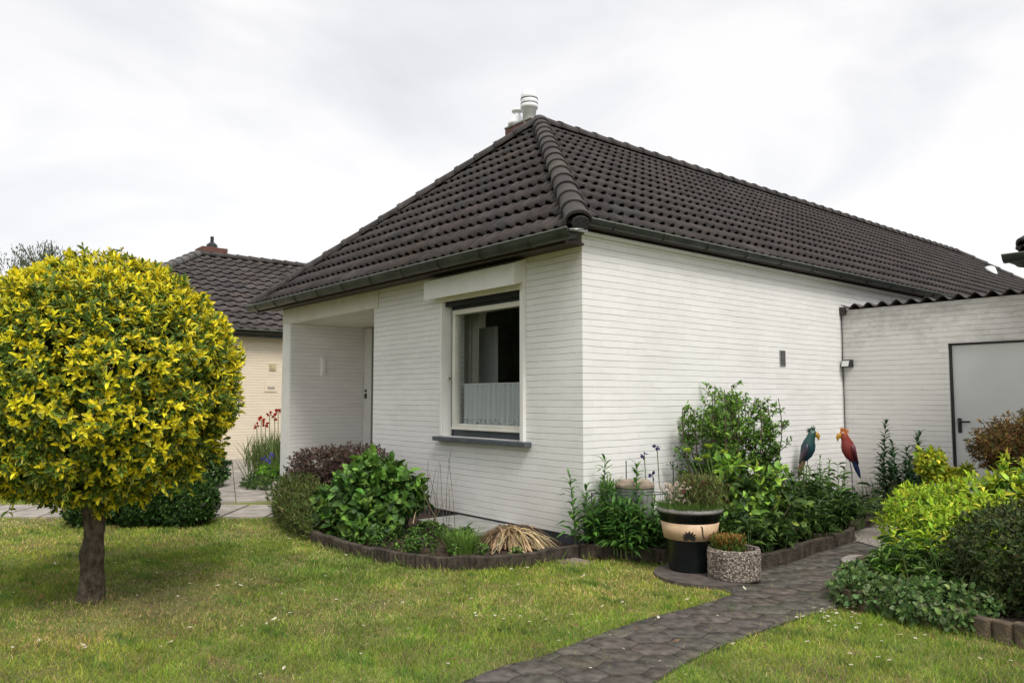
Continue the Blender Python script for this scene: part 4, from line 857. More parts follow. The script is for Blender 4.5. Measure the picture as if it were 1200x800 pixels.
def straw():
    root = E('straw_clump', (-.30, -.62, .05), 'heap of dry straw coloured leaves from a cut back grass clump', 'dead grass'); q = np.random.default_rng(15); n = 520; c = np.array([-.46, -.46, .06]); V = []; F = []; C = []; k = 0
    for i in range(n):
        a = q.uniform(0, 6.28); L_ = q.uniform(.14, .43); w_ = q.uniform(.004, .012); dx, dy = math.cos(a), math.sin(a)
        top = q.uniform(.05, .19); col = pick(1, [(.55, .42, .24, 3), (.38, .28, .15, 3), (.22, .155, .09, 3), (.66, .54, .36, 1)], q)[0]
        b = a+q.normal(0, .5)-.6; c = np.array([-.46+q.normal(0,.06), -.46+q.normal(0,.06), .06]); ex, ey = math.cos(b), math.sin(b)
        for s in range(6):
            t = s/5; z = .065+top*(1-t)**.8*(1+.8*math.sin(t*2.2))*.8+q.uniform(0, .02); p = np.array([c[0]+ex*L_*t, c[1]+ey*L_*t*.85, z])
            V += [(p[0]-ey*w_/2, p[1]+ex*w_/2, z+w_*.3), (p[0]+ey*w_/2, p[1]-ex*w_/2, z)]; C += [col, col]
        for s in range(5): F += [k+2*s, k+2*s+1, k+2*s+3, k+2*s+2]
        k += 12
    npmesh('straw', V, F, np.full(n*5, 4), M_LEAFM, root, C=np.array(C))
    mb = MB(); mb.lathe((-.40, -.38, .05), [(.14, 0), (.13, .08), (.10, .15), (.06, .19), (.01, .195)], 12); mb.build('root_crown', M_SOIL, root, smooth=True)
straw()
# ---- kerbs
def ribbed_edge(name, line, z1, label, rib=.045, th=.045, m=M_EDGE):
    pts = [Vector((*p, 0)) for p in line]; seg = []; acc = 0.
    for a, b in zip(pts[:-1], pts[1:]):
        L_ = (b-a).length; k = acc
        while k < L_: seg.append((a.lerp(b, k/L_), (b-a).normalized())); k += rib
        acc = k-L_
    mb = MB(); q = random.Random(3)
    V = []; 
    n = len(seg)*3
    for i, (p, d) in enumerate(seg):
        nn = Vector((d.y, -d.x, 0)); h = z1+.004*math.sin(i*.7)+(.006 if (i//9) % 2 else 0)
        for k, o in ((-.36, 0), (0, .014), (.36, 0)):
            c = p+d*rib*k; V += [c+nn*(th/2+o)+Vector((0,0,-.03)), c+nn*(th/2+o)+Vector((0,0,h-.008)), c+nn*(th/2+o-.008)+Vector((0,0,h)), c-nn*(th/2-.006)+Vector((0,0,h)), c-nn*th/2+Vector((0,0,h-.008)), c-nn*th/2+Vector((0,0,-.03))]
    F = [(i*6+k, i*6+k+1, (i+1)*6+k+1, (i+1)*6+k) for i in range(len(V)//6-1) for k in range(5)] + [tuple(range(6)), tuple(range(len(V)-6, len(V)))]
    return tag(MB().add(V, F).build(name, m), label, 'edging')
ribbed_edge('bed_edging', edgeF, .112, 'dark ribbed concrete edging curving round the front bed')
ribbed_edge('bed_edging', edgeS, .125, 'dark ribbed concrete edging along the side bed behind the pot')
def palisades():
    pts = [Vector((*p, 0)) for p in edgeR]; acc = 0.; src = None; i = 0
    mb = MB(); w_ = .115
    for a, b in zip(pts[:-1], pts[1:]):
        L_ = (b-a).length; k = acc
        while k < L_:
            p = a.lerp(b, k/L_); d = (b-a).normalized()
            if p.x > 3.95: break
            if src is None:
                mb = MB(); hw = w_/2-.002
                prof = [(-hw, -.03), (-hw, .025), (-hw*.6, .042), (hw*.6, .042), (hw, .025), (hw, -.03)]
                vs = [(x, -y, z) for z in (-.05, .125) for x, y in prof]; nn = 6
                mb.add(vs, [(j, (j+1) % nn, nn+(j+1) % nn, nn+j) for j in range(nn)]+[tuple(range(nn, 2*nn))]); src = mb.build('palisade_block', M_LOG, bevel=.008); o = src
            else: o = src.copy(); COL.objects.link(o)
            o.location = (p.x, p.y, .012*math.sin(i*2.3)); o.rotation_euler = (R(random.uniform(-2, 2)), R(random.uniform(-1.5, 1.5)), math.atan2(d.y, d.x))
            tag(o, 'brown concrete palisade block edging the right hand bed', 'edging block', 'palisade blocks along the right bed'); i += 1; k += w_
        acc = k-L_
palisades()

# ---- stalk plants (lily like)
def stalks(name, label, cat, spots, leaf, seed, pal, wid=.11, lean=.12, nleaf=46, m=M_LEAF, z0=.05, crown=True, up=.55):
    q = np.random.default_rng(seed); rr = random.Random(seed); c0 = np.mean([s[:2] for s in spots], 0); root = E(name, (c0[0], c0[1], z0), label, cat); mb = MB(); PP, DD, SS = [], [], []
    for (x, y, h) in spots:
        lx, ly = rr.uniform(-lean, lean), rr.uniform(-lean, lean); pts = [(x+lx*h*t**1.5, y+ly*h*t**1.5, z0+(h-z0)*t) for t in np.linspace(0, 1, 6)]
        mb.tube(pts, [.007, .0065, .006, .005, .004, .0025], 6)
        nl = int(nleaf*h)+6
        for i in range(nl):
            t = .12+.88*(i/nl)**.85; a = i*2.4+rr.uniform(-.4, .4); e = up+(.9 if t > .93 and crown else 0)
            PP.append((x+lx*h*t**1.5, y+ly*h*t**1.5, z0+(h-z0)*t)); DD.append((math.cos(a), math.sin(a), e+rr.uniform(-.25, .25))); SS.append(leaf*(1.15-.65*t)*rr.uniform(.8, 1.15))
    P, D, Sz = np.array(PP), np.array(DD), np.array(SS); n = len(P); c = pick(n, pal, q)
    leaves('foliage', P, D, nrmz(np.array([0, 0, 1.])+rdir(n, q)*.25), Sz, Sz*wid*1.6, T_LANCE, c, c*.9, m, root, curl=1.4); mb.build('stalk', M_GSTEM, root); return root
q = random.Random(3)
sp = [(.22+q.uniform(-.2, .38), .05+q.uniform(-.12, .28), q.uniform(.3, .52)) for _ in range(38)] + [(.02, -.12, .72), (.22, .02, .86), (.10, -.05, .6), (.42, .22, .80), (.30, .1, .62)]
stalks('lily_clump', 'dense clump of narrow leaved lily stalks at the house corner', 'plant', sp, .20, 4, [(.05, .13, .025, 3), (.08, .19, .035, 3), (.12, .25, .045, 1)], wid=.13)
sp = [(.62+q.uniform(-.25, .3), .55+q.uniform(-.3, .3), q.uniform(.2, .42)) for _ in range(30)]
stalks('lily_clump', 'low dark green lily stalks left of the black pot', 'plant', sp, .17, 5, [(.035, .10, .02, 3), (.06, .15, .03, 3)], wid=.13)
# ---- barrel with lid and pot plant, wire supports
br = E('rain_barrel', (.24, .42, .0), 'weathered grey barrel with a wooden lid behind the wire support', 'barrel')
MB().lathe((.24, .42, .05), [(.15, 0), (.17, .05), (.175, .28), (.165, .50), (.17, .51), (.17, .53), (.155, .535)], 28).build('barrel_body', M_BARREL, br, smooth=False)
mb = MB(); mb.lathe((.24, .42, .585), [(.175, 0), (.18, .01), (.178, .03), (.13, .065), (.01, .07)], 28); mb.build('lid', M_WOODLID, br)
tuft('potted_grass', 'little green tuft growing beside the barrel lid', 'plant', (.06, .26), 90, .22, .22, .012, LG, 31, arch=.6, z0=.50)
root = E('wire_plant_support', (.38, .18, 0), 'dark green wire hoop supporting the lilies before the barrel', 'plant support'); mb = MB()
for (px, h) in ((.02, .62), (.48, .88)): pass
P1 = (.12, -.02); P2 = (.52, .12); P3 = (.62, .50); P4 = (.12, .42)
mb.tube([(P2[0], P2[1], 0), (P2[0], P2[1], .60)], .005, 6); mb.tube([(P1[0], P1[1], 0), (P1[0], P1[1], .56)], .004, 6); mb.tube([(P4[0]+.02, P4[1], 0), (P4[0]+.02, P4[1], .82)], .005, 6)
mb.tube([(P3[0], P3[1], 0), (P3[0], P3[1], .84), (P3[0]+.03, P3[1]+.03, .86), (P3[0]+.16, P3[1]+.12, .85), (P3[0]+.18, P3[1]+.14, .80)], .005, 6)
mb.tube([(P1[0], P1[1], .55), (P2[0], P2[1], .56), (P3[0], P3[1], .56), (P4[0], P4[1], .55), (P1[0], P1[1], .55)], .004, 6)
mb.build('wire', mat('dark_green_wire', (.025, .045, .035), .4), root)
# ---- iris
ir = tuft('iris', 'violet iris with sword leaves behind the barrel', 'flower', (.55, .95), 40, .62, .3, .022, [(.05, .12, .03, 3), (.08, .17, .05, 2)], 8, arch=.45, part='foliage')
for i, (px, py_, h) in enumerate([(755, 533, 0), (770, 523, 0), (765, 557, 0)]):
    c = AT(px, py_, 7.2); ball_petals('bloom', c, .04, 8, (.07, .04, .16), ir, i+50, up=0); mb = MB(); mb.tube([(.58, .95, .05), (c[0]+.02, c[1], c[2]*.6), c], .005, 5); mb.build('stalk', M_GSTEM, ir)
# ---- the big shrub at the wall: two upright parts
def upright(name, label, base, hts, seed, n_l, leaf, pal, spread, tips):
    q = np.random.default_rng(seed); rr = random.Random(seed); root = E(name, (base[0], base[1], 0), label, 'bush'); mb = MB(); PP, DD = [], []
    for (dx, dy, h) in hts:
        p = Vector((base[0]+dx*.25, base[1]+dy*.25, .05)); top = Vector((base[0]+dx, base[1]+dy, h)); segs = 10; pts = []
        o = Vector((rr.uniform(-1, 1), rr.uniform(-1, 1), 0))*.04
        for i in range(segs+1):
            t = i/segs; pts.append(p.lerp(top, t)+Vector((dx, dy, 0))*(.25*math.sin(math.pi*t))+o*math.sin(6*t))
        mb.tube(pts, [.011*(1-.75*i/segs)+.001 for i in range(segs+1)], 6)
        for k in range(rr.randint(13, 18)):
            t = rr.uniform(.28, .98); i = min(int(t*segs), segs-1); b = pts[i].lerp(pts[i+1], t*segs-i); a = rr.uniform(0, 6.28); L_ = spread*rr.uniform(.5, 1.1)*(1.15-.6*t)
            e = b+Vector((math.cos(a), math.sin(a), rr.uniform(.3, 1.1)))*L_; mb.tube([b, b.lerp(e, .5)+Vector((0, 0, -.01)), e], [.004, .003, .0015], 4)
            for j in range(n_l):
                s = rr.uniform(.15, 1.05); PP.append(b.lerp(e, s)+Vector([rr.gauss(0, .012) for _ in range(3)])); DD.append((e-b).normalized()*.6+Vector([rr.gauss(0, .7) for _ in range(3)]))
    P = np.array([tuple(v) for v in PP]); D = np.array([tuple(v) for v in DD]); n = len(P); c = pick(n, pal, q); hz = (P[:, 2]-.3)/1.2
    it = q.random(n) < .2+.6*hz; c[it] = pick(int(it.sum()), tips, q)
    s = leaf*q.uniform(.6, 1.15, n); leaves('foliage', P, D, nrmz(np.array([0, 0, .8])+rdir(n, q)*.6), s, s*.5, T_OVAL, c, c, M_LEAF, root); mb.build('stems', M_STEM, root); return root
q = random.Random(12)
PAL_S = [(.05, .12, .02, 4), (.08, .18, .03, 3), (.035, .075, .015, 3)]; TIP_S = [(.20, .34, .05, 2), (.13, .25, .04, 3)]
upright('privet_shrub', 'tall loose green shrub against the wall behind the pot', (.42, 1.66), [(q.uniform(-.30, .30), q.uniform(-.48, .42), q.uniform(1.15, 1.55)) for _ in range(26)], 3, 26, .046, PAL_S, .22, TIP_S)
upright('privet_shrub', 'narrow upright green shrub just right of the tall loose one', (.64, 1.98), [(q.uniform(-.14, .14), q.uniform(-.16, .16), q.uniform(.9, 1.42)) for _ in range(11)], 6, 24, .042, PAL_S, .15, TIP_S)
x, y = .95, 1.02
shrub('hydrangea_bush', 'light green leafy bush rising behind the black pot', 'bush', (x, y), [(x, y, .45, .28, .30, .42), (x+.18, y+.30, .40, .26, .28, .38)], 1100, .085, MG, per=6, wid=.62, shell=.6, bump=.2, droop=.2, seed=22, twigs=14, floor=.1, tips=[(.30, .46, .06, 2), (.18, .34, .05, 2)], tipz=.7)
sp = None
root = E('spurge', (.78, 1.05, 0), 'lime yellow umbel heads of spurge above the pot flowers', 'plant'); q = random.Random(31)
for i in range(7):
    px, py_ = [(806, 529), (830, 524), (848, 531), (818, 540), (842, 548), (856, 553), (828, 536)][i]; c = AT(px, py_, 7.05)
    ball_petals('flower_head', c, .05, 34, (.36, .48, .05), root, i+70, size=.032, up=.5, flat=.3); mb = MB(); mb.tube([(.8, 1.05, .05), c], .005, 5); mb.build('stalk', M_GSTEM, root)
# ---- big pot
PX_, PY_ = 1.07, .13; pot = E('flower_pot', (PX_, PY_, .03), 'large black flower pot with a beige band and leaf motif', 'flower pot')
MB().lathe((PX_, PY_, .033), [(.165, 0), (.17, .01), (.205, .25), (.2065, .251)], 40).build('pot_body', M_POT, pot, smooth=True)
MB().lathe((PX_, PY_, .033), [(.2085, .253), (.232, .385)], 40).build('pot_band', M_POTB, pot, smooth=True)
MB().lathe((PX_, PY_, .033), [(.233, .387), (.245, .45), (.257, .453), (.262, .462), (.262, .48), (.255, .488), (.235, .488), (.228, .45), (.01, .45)], 40).build('pot_rim', M_POT, pot, smooth=True)
MB().lathe((PX_, PY_, .033), [(.2635, .464), (.2635, .478), (.255, .4905), (.236, .4905)], 40).build('pot_lip', mat('worn_grey_lip', (.18, .17, .155), .5, .2, 20), pot, smooth=True)
def motif():
    mb = MB(); ca = math.atan2(CAM[1]-PY_, CAM[0]-PX_)
    def onpot(a, z): r_ = .2095+(z-.253)*(.0235/.132)+.0025; return (PX_+r_*math.cos(ca+a), PY_+r_*math.sin(ca+a), .033+z)
    for k in range(9):     # palm like fan of leaves
        th = R(-10+25*k); L_ = .050+.018*math.sin(math.radians(180*k/8)); w_ = .010; cz, c_a = .272, -.02
        pts = []
        for t, s in ((0, .3), (.4, 1), (.75, .8), (1, 0)):
            for sg in (1, -1): pts.append((c_a+(math.cos(th)*L_*t - sg*math.sin(th)*w_*s)/.215, cz+math.sin(th)*L_*t+sg*math.cos(th)*w_*s))
        vs = [onpot(a, max(.256, min(.382, z))) for a, z in pts]; mb.add(vs, [(0, 2, 3, 1), (2, 4, 5, 3), (4, 6, 7, 5)])
    seg = [(.36, .375), (.42, .365), (.44, .335), (.47, .30), (.52, .27), (.56, .275)]
    for (a0, z0), (a1, z1) in zip(seg[:-1], seg[1:]): mb.add([onpot(a0-.02, z0), onpot(a0+.02, z0), onpot(a1+.02, z1), onpot(a1-.02, z1)], [(0, 1, 2, 3)])
    return mb
mo = motif(); k_ = 72; a_ = MB(); a_.v, a_.c = mo.v[:k_], mo.c[:k_]; a_.f = [f for f in mo.f if max(f) < k_]; a_.build('leaf_motif', M_POTM, pot)
a_ = MB(); a_.v, a_.c = mo.v[k_:], mo.c[k_:]; a_.f = [tuple(i-k_ for i in f) for f in mo.f if min(f) >= k_]; a_.build('tendril_motif', M_POTM, pot)
MB().lathe((PX_, PY_, .45), [(.226, 0), (.22, .045), (.01, .055)], 28).build('pot_soil', M_SOIL, pot)
q = np.random.default_rng(61); root = E('potted_thrift', (PX_, PY_, .55), 'grassy cushion with pale pink thrift flowers in the black pot', 'flower')
n = 2600; a = q.uniform(0, 6.28, n); rr_ = .235*np.sqrt(q.random(n)); P = np.stack([PX_+rr_*np.cos(a), PY_+rr_*np.sin(a), np.full(n, .49)], 1)
leaves('foliage', P, np.stack([np.cos(a)*rr_*2.5+q.normal(0, .25, n), np.sin(a)*rr_*2.5+q.normal(0, .25, n), np.ones(n)], 1), rdir(n, q), q.uniform(.05, .11, n), .004, T_BLADE, pick(n, [(.05, .11, .02, 3), (.10, .19, .03, 2)], q), pick(n, [(.09, .16, .03, 1)], q), M_LEAFM, root)
P = np.array([[PX_-RT[0]*q.uniform(0, .2)+q.normal(0, .05), PY_-RT[1]*q.uniform(0, .2)+q.normal(0, .05), q.uniform(.56, .72)] for _ in range(130)]); n = len(P)*6
leaves('bloom', np.repeat(P, 6, 0), rdir(n, q)+np.array([0, 0, .3]), rdir(n, q), .016, .015, T_SIMPLE, pick(n, [(.75, .55, .50, 3), (.78, .68, .52, 3), (.62, .50, .25, 1)], q), pick(n, [(.75, .62, .55, 1)], q), M_PETAL, root)
mb = MB(); [mb.tube([(p[0], p[1], .49), tuple(p)], .0016, 3) for p in P]; mb.build('stalk', M_GSTEM, root)
root = E('potted_heather', (PX_+.08, PY_+.10, .55), 'reddish twiggy plant with deep pink blooms at the right of the pot', 'flower')
cx, cy = PX_+RT[0]*.09+.0, PY_+RT[1]*.09; n = 3000; P = np.stack([cx+q.normal(0, .08, n), cy+q.normal(0, .08, n), q.uniform(.49, .75, n)], 1)
leaves('foliage', P, np.stack([q.normal(0, .5, n), q.normal(0, .5, n), np.ones(n)], 1), rdir(n, q), .05, .008, T_LANCE, pick(n, [(.08, .15, .03, 4), (.14, .07, .05, 1), (.13, .19, .05, 3)], q), pick(n, [(.12, .11, .04, 1)], q), M_LEAFM, root)
P = np.stack([cx+q.normal(0, .07, 60), cy+q.normal(0, .07, 60), q.uniform(.56, .74, 60)], 1); n = 60*6
leaves('bloom', np.repeat(P, 6, 0), rdir(n, q), rdir(n, q), .016, .013, T_SIMPLE, pick(n, [(.35, .04, .12, 3), (.45, .12, .2, 2)], q), pick(n, [(.4, .06, .15, 1)], q), M_PETAL, root)
# ---- octagonal aggregate planter
QX, QY = 1.445, .175; pl = E('stone_planter', (QX, QY, 0), 'octagonal pebble faced concrete planter next to the black pot', 'planter')
MB().lathe((QX, QY, .02), [(.195, 0), (.212, .015), (.215, .215), (.205, .235), (.172, .235), (.168, .17), (.01, .17)], 8, a0=R(12)).build('planter_body', M_STONE, pl, bevel=.012)
MB().lathe((QX, QY, .19), [(.166, 0), (.16, .03), (.01, .035)], 16).build('planter_soil', M_SOIL, pl)
root = E('planter_heather', (QX, QY, .2), 'rusty orange tipped little shrub in the pebble planter', 'plant'); n = 1700; a = q.uniform(0, 6.28, n); rr_ = .125*np.sqrt(q.random(n)); ang = q.random(n)
P = np.stack([QX-.03+rr_*np.cos(a), QY-.03+rr_*np.sin(a), .21+q.uniform(0, .12, n)], 1); c = pick(n, [(.07, .12, .025, 4), (.10, .16, .03, 2)], q); t = q.random(n) < np.clip((P[:, 2]-.22)*8, 0, .85); c[t] = pick(int(t.sum()), [(.24, .10, .03, 2), (.32, .20, .06, 1), (.16, .15, .03, 2)], q)
leaves('foliage', P, np.stack([np.cos(a)*.4+q.normal(0, .3, n), np.sin(a)*.4+q.normal(0, .3, n), np.ones(n)], 1), rdir(n, q), .04, .009, T_LANCE, c, c, M_LEAFM, root)
# ---- leafy perennials of the side bed
def perennials(name, label, spots, leaf, seed, pal, nl=26, wid=.26, h=.3, m=M_LEAF):
    q = np.random.default_rng(seed); c0 = np.mean([s[:2] for s in spots], 0); root = E(name, (c0[0], c0[1], .05), label, 'plant'); PP, DD, SS = [], [], []; mb = MB()
    for (x, y, hh) in spots:
        for s in range(4):
            a = q.uniform(0, 6.28); ln = q.uniform(.05, .4)*hh; tx, ty = x+ln*math.cos(a), y+ln*math.sin(a); tz = .06+hh*q.uniform(.65, 1.05); mb.tube([(x, y, .04), (x*.4+tx*.6, y*.4+ty*.6, tz*.6), (tx, ty, tz)], [.005, .004, .002], 4)
            for k in range(nl//4):
                t = q.uniform(.3, 1.); b = q.uniform(0, 6.28); PP.append((x+(tx-x)*t, y+(ty-y)*t, .05+(tz-.05)*t)); DD.append((math.cos(b), math.sin(b), q.uniform(-.15, .75))); SS.append(leaf*q.uniform(.65, 1.15))
    P, D, Sz = np.array(PP), np.array(DD), np.array(SS); n = len(P); c = pick(n, pal, q)
    leaves('foliage', P, D, nrmz(np.array([0, 0, 1.])+rdir(n, q)*.2), Sz, Sz*wid, T_OVAL, c*1.1, c, m, root, curl=1.6); mb.build('stems', M_GSTEM, root); return root
q = random.Random(44)
sp = [(x, y, q.uniform(.22, .36)) for x, y in [(q.uniform(.75, 1.32), q.uniform(.55, 1.35)) for _ in range(42)] if inpoly(np.array([x+.05]), np.array([y-.05]), bedS)[0]]
perennials('hosta_clump', 'broad leaved green perennials spilling beside the pebble planter', sp, .14, 7, MG, wid=.42)
sp = [(x, y, q.uniform(.24, .40)) for x, y in [(q.uniform(.55, 1.27), q.uniform(1.35, 2.15)) for _ in range(46)]]
perennials('phlox_clump', 'mid green lance leaved perennials along the kerb in the side bed', sp, .16, 8, MG, wid=.24)
sp = [(x, y, q.uniform(.30, .46)) for x, y in [(q.uniform(.5, 1.18), q.uniform(2.15, 2.85)) for _ in range(46)]]
perennials('phlox_clump', 'darker lance leaved perennials at the far end of the side bed kerb', sp, .16, 9, DG+MG, wid=.24)
sp = [(.25+q.uniform(-.1, .45), 3.1+q.uniform(-.35, .5), q.uniform(.35, .58)) for _ in range(30)]
perennials('euphorbia_bush', 'light green whorled bush under the two metal parrots', sp, .11, 10, LG+MG, wid=.28)
sp = [(.40, 3.45, .74), (.28, 3.3, .66), (.52, 3.4, .70), (.18, 3.5, .6), (.6, 3.6, .62), (.36, 3.2, .62)]
stalks('euphorbia_stalks', 'pale green star topped stalks between the two metal parrots', 'plant', sp, .11, 12, LG, wid=.2, nleaf=40)
for f_ in LATE: f_()
# lavender
lv = tuft('lavender', 'greyish lavender with dull purple spikes against the side wall', 'plant', (.25, 2.62), 420, .42, .85, .005, [(.10, .10, .08, 3), (.13, .10, .13, 2), (.08, .11, .05, 2)], 21, arch=.4, part='foliage')
lv2 = tuft('sage_clump', 'brownish seed stalks right of the parrots by the garage wall', 'plant', (.85, 4.1), 300, .45, .9, .006, [(.10, .09, .06, 3), (.08, .11, .04, 3), (.15, .12, .10, 1)], 22, arch=.5, part='foliage')
q = np.random.default_rng(70); n = 500; P = np.stack([.25+q.normal(0, .13, n), 2.62+q.normal(0, .28, n), q.uniform(.36, .50, n)], 1); leaves('bloom', P, np.array([[0, 0, 1.]])+rdir(n, q)*.3, rdir(n, q), .035, .012, T_SIMPLE, pick(n, [(.14, .10, .19, 2), (.10, .08, .12, 2)], q), pick(n, [(.16, .12, .2, 1)], q), M_PETAL, lv)
# small low plants near the gravel
sp = [(x, y, .28) for x, y in [(1.0, 3.4), (1.15, 3.3), (.95, 3.0), (1.1, 3.0), (1.2, 3.6), (.9, 3.8), (1.05, 4.2), (.7, 4.3), (.5, 4.2), (.75, 3.5), (1.25, 3.95)]]
perennials('geranium_clump', 'low grey green leafy clump by the pebble gravel', sp, .09, 14, [(.08, .12, .05, 2), (.05, .09, .03, 3)], wid=.4)
# ---- tall lilies by the garage
sp = [(.66, 4.45, 1.12), (.98, 4.42, .98), (.80, 4.35, .85), (.72, 4.5, .7), (.9, 4.5, .8), (1.05, 4.3, .7), (.85, 4.3, .62), (.95, 4.25, .6), (.78, 4.2, .55), (1.1, 4.5, .9), (1.15, 4.4, .78), (1.0, 4.2, .7), (1.2, 4.3, .66), (.9, 4.2, .72), (1.1, 4.15, .6)]
stalks('garden_lily', 'tall dark green lily stalks standing before the garage wall', 'plant', sp, .21, 15, [(.03, .08, .03, 3), (.045, .11, .035, 2)], wid=.15, nleaf=52)
# ---- right bed shrubs
x, y = 2.32, 1.55
shrub('golden_spirea', 'large bright lime green spirea bush at the path bend', 'bush', (x, y), [(x, y, .36, .36, .40, .34), (x+.22, y+.30, .44, .36, .36, .34), (x+.45, y-.05, .36, .36, .36, .34), (x-.1, y+.35, .40, .30, .30, .28), (x+.20, y-.42, .30, .32, .34, .30), (x+.45, y-.55, .30, .28, .30, .30)], 19000, .052,
      [(.14, .26, .022, 3), (.22, .36, .03, 3), (.08, .15, .018, 2)], T=T_LANCE, per=7, wid=.30, shell=.55, bump=.16, seed=33, twigs=30, tips=[(.34, .46, .03, 3), (.27, .40, .03, 3), (.5, .5, .05, 1)], tipz=1.0, m=M_LEAFM, upb=.9)
x, y = 1.88, 2.80
shrub('golden_shrub', 'small yellow leaved shrub on thin stems behind the lime spirea', 'bush', (x+.1, y), [(x-.02, y, .80, .12, .12, .10), (x-.02, y+.02, .68, .10, .10, .09), (x+.26, y+.12, .72, .07, .07, .045), (x+.12, y+.06, .66, .10, .08, .06)], 1500, .06,
      [(.35, .40, .03, 3), (.5, .48, .04, 2), (.18, .28, .03, 2)], per=6, wid=.5, shell=.7, seed=34, twigs=16, twr=.006)
x, y = 2.95, 1.9
shrub('golden_shrub', 'yellow tipped green shrub at the right edge under the red maple', 'bush', (x, y), [(x, y, .58, .34, .32, .36), (x-.16, y-.12, .60, .2, .2, .26), (x+.35, y-.1, .60, .4, .4, .36)], 5200, .065,
      [(.09, .19, .03, 3), (.14, .27, .035, 3), (.06, .12, .02, 1)], T=T_LANCE, per=7, wid=.34, shell=.55, bump=.2, seed=35, tips=[(.45, .50, .04, 3), (.3, .42, .04, 2), (.62, .55, .06, 1)], tipz=.9, upb=.7)
x, y = 2.97, 3.05
shrub('japanese_maple', 'domed bronze red Japanese maple before the garage door', 'tree', (x, y), [(x, y, 1.0, .76, .62, .31), (x-.37, y-.05, .92, .42, .4, .24), (x+.5, y, 1.0, .6, .5, .30)], 46000, .044,
      [(.14, .070, .026, 3), (.085, .042, .020, 2), (.085, .085, .022, 3), (.22, .13, .035, 3)], T=T_SIMPLE, per=6, wid=.35, shell=.75, bump=.12, droop=.3, seed=36, twigs=34, twr=.012, m=M_LEAFM, floor=.72, spread=1.2)
x, y = 3.05, .72
shrub('cotoneaster_bush', 'dense dark bush with small cream edged leaves behind the palisade blocks', 'bush', (x, y), [(x+.12, y, .34, .38, .42, .37), (x+.50, y-.02, .36, .46, .42, .38), (x+.9, y, .36, .46, .45, .38)], 40000, .031,
      [(.032, .062, .014, 4), (.055, .095, .020, 3), (.026, .038, .012, 3)], per=6, wid=.55, shell=.3, bump=.10, seed=37, edge=[(.22, .22, .09, 1), (.06, .09, .03, 4), (.10, .08, .04, 1)], twigs=20, freq=6.)
x, y = 2.60, .66
shrub('ivy_patch', 'glossy ivy ground cover spilling over the kerb onto the path', 'ivy', (x, y), [(x-.14, y-.42, .09, .28, .24, .12), (x+.20, y-.48, .10, .32, .24, .15), (x-.28, y-.05, .10, .24, .34, .13), (x+.40, y-.36, .12, .22, .16, .12)], 7000, .037,
      [(.05, .11, .03, 4), (.10, .18, .045, 3), (.18, .27, .07, 2)], per=4, wid=.85, shell=.4, bump=.2, seed=38, edge=[(.09, .15, .05, 3), (.28, .30, .16, 1)], twigs=10, floor=.03)
q = random.Random(8)
sp = [(2.62+q.uniform(-.25, .3), .62+q.uniform(-.2, .25), q.uniform(.22, .38)) for _ in range(26)]
perennials('green_perennial', 'fresh green narrow leaved perennials between the ivy and the lime spirea', sp, .12, 41, MG+LG, wid=.2)
tuft('daylily', 'few arching yellowish daylily leaves in front of the lime bush', 'plant', (2.62, .48), 12, .42, .1, .014, [(.28, .33, .06, 2), (.35, .30, .06, 1)], 42, arch=.8)

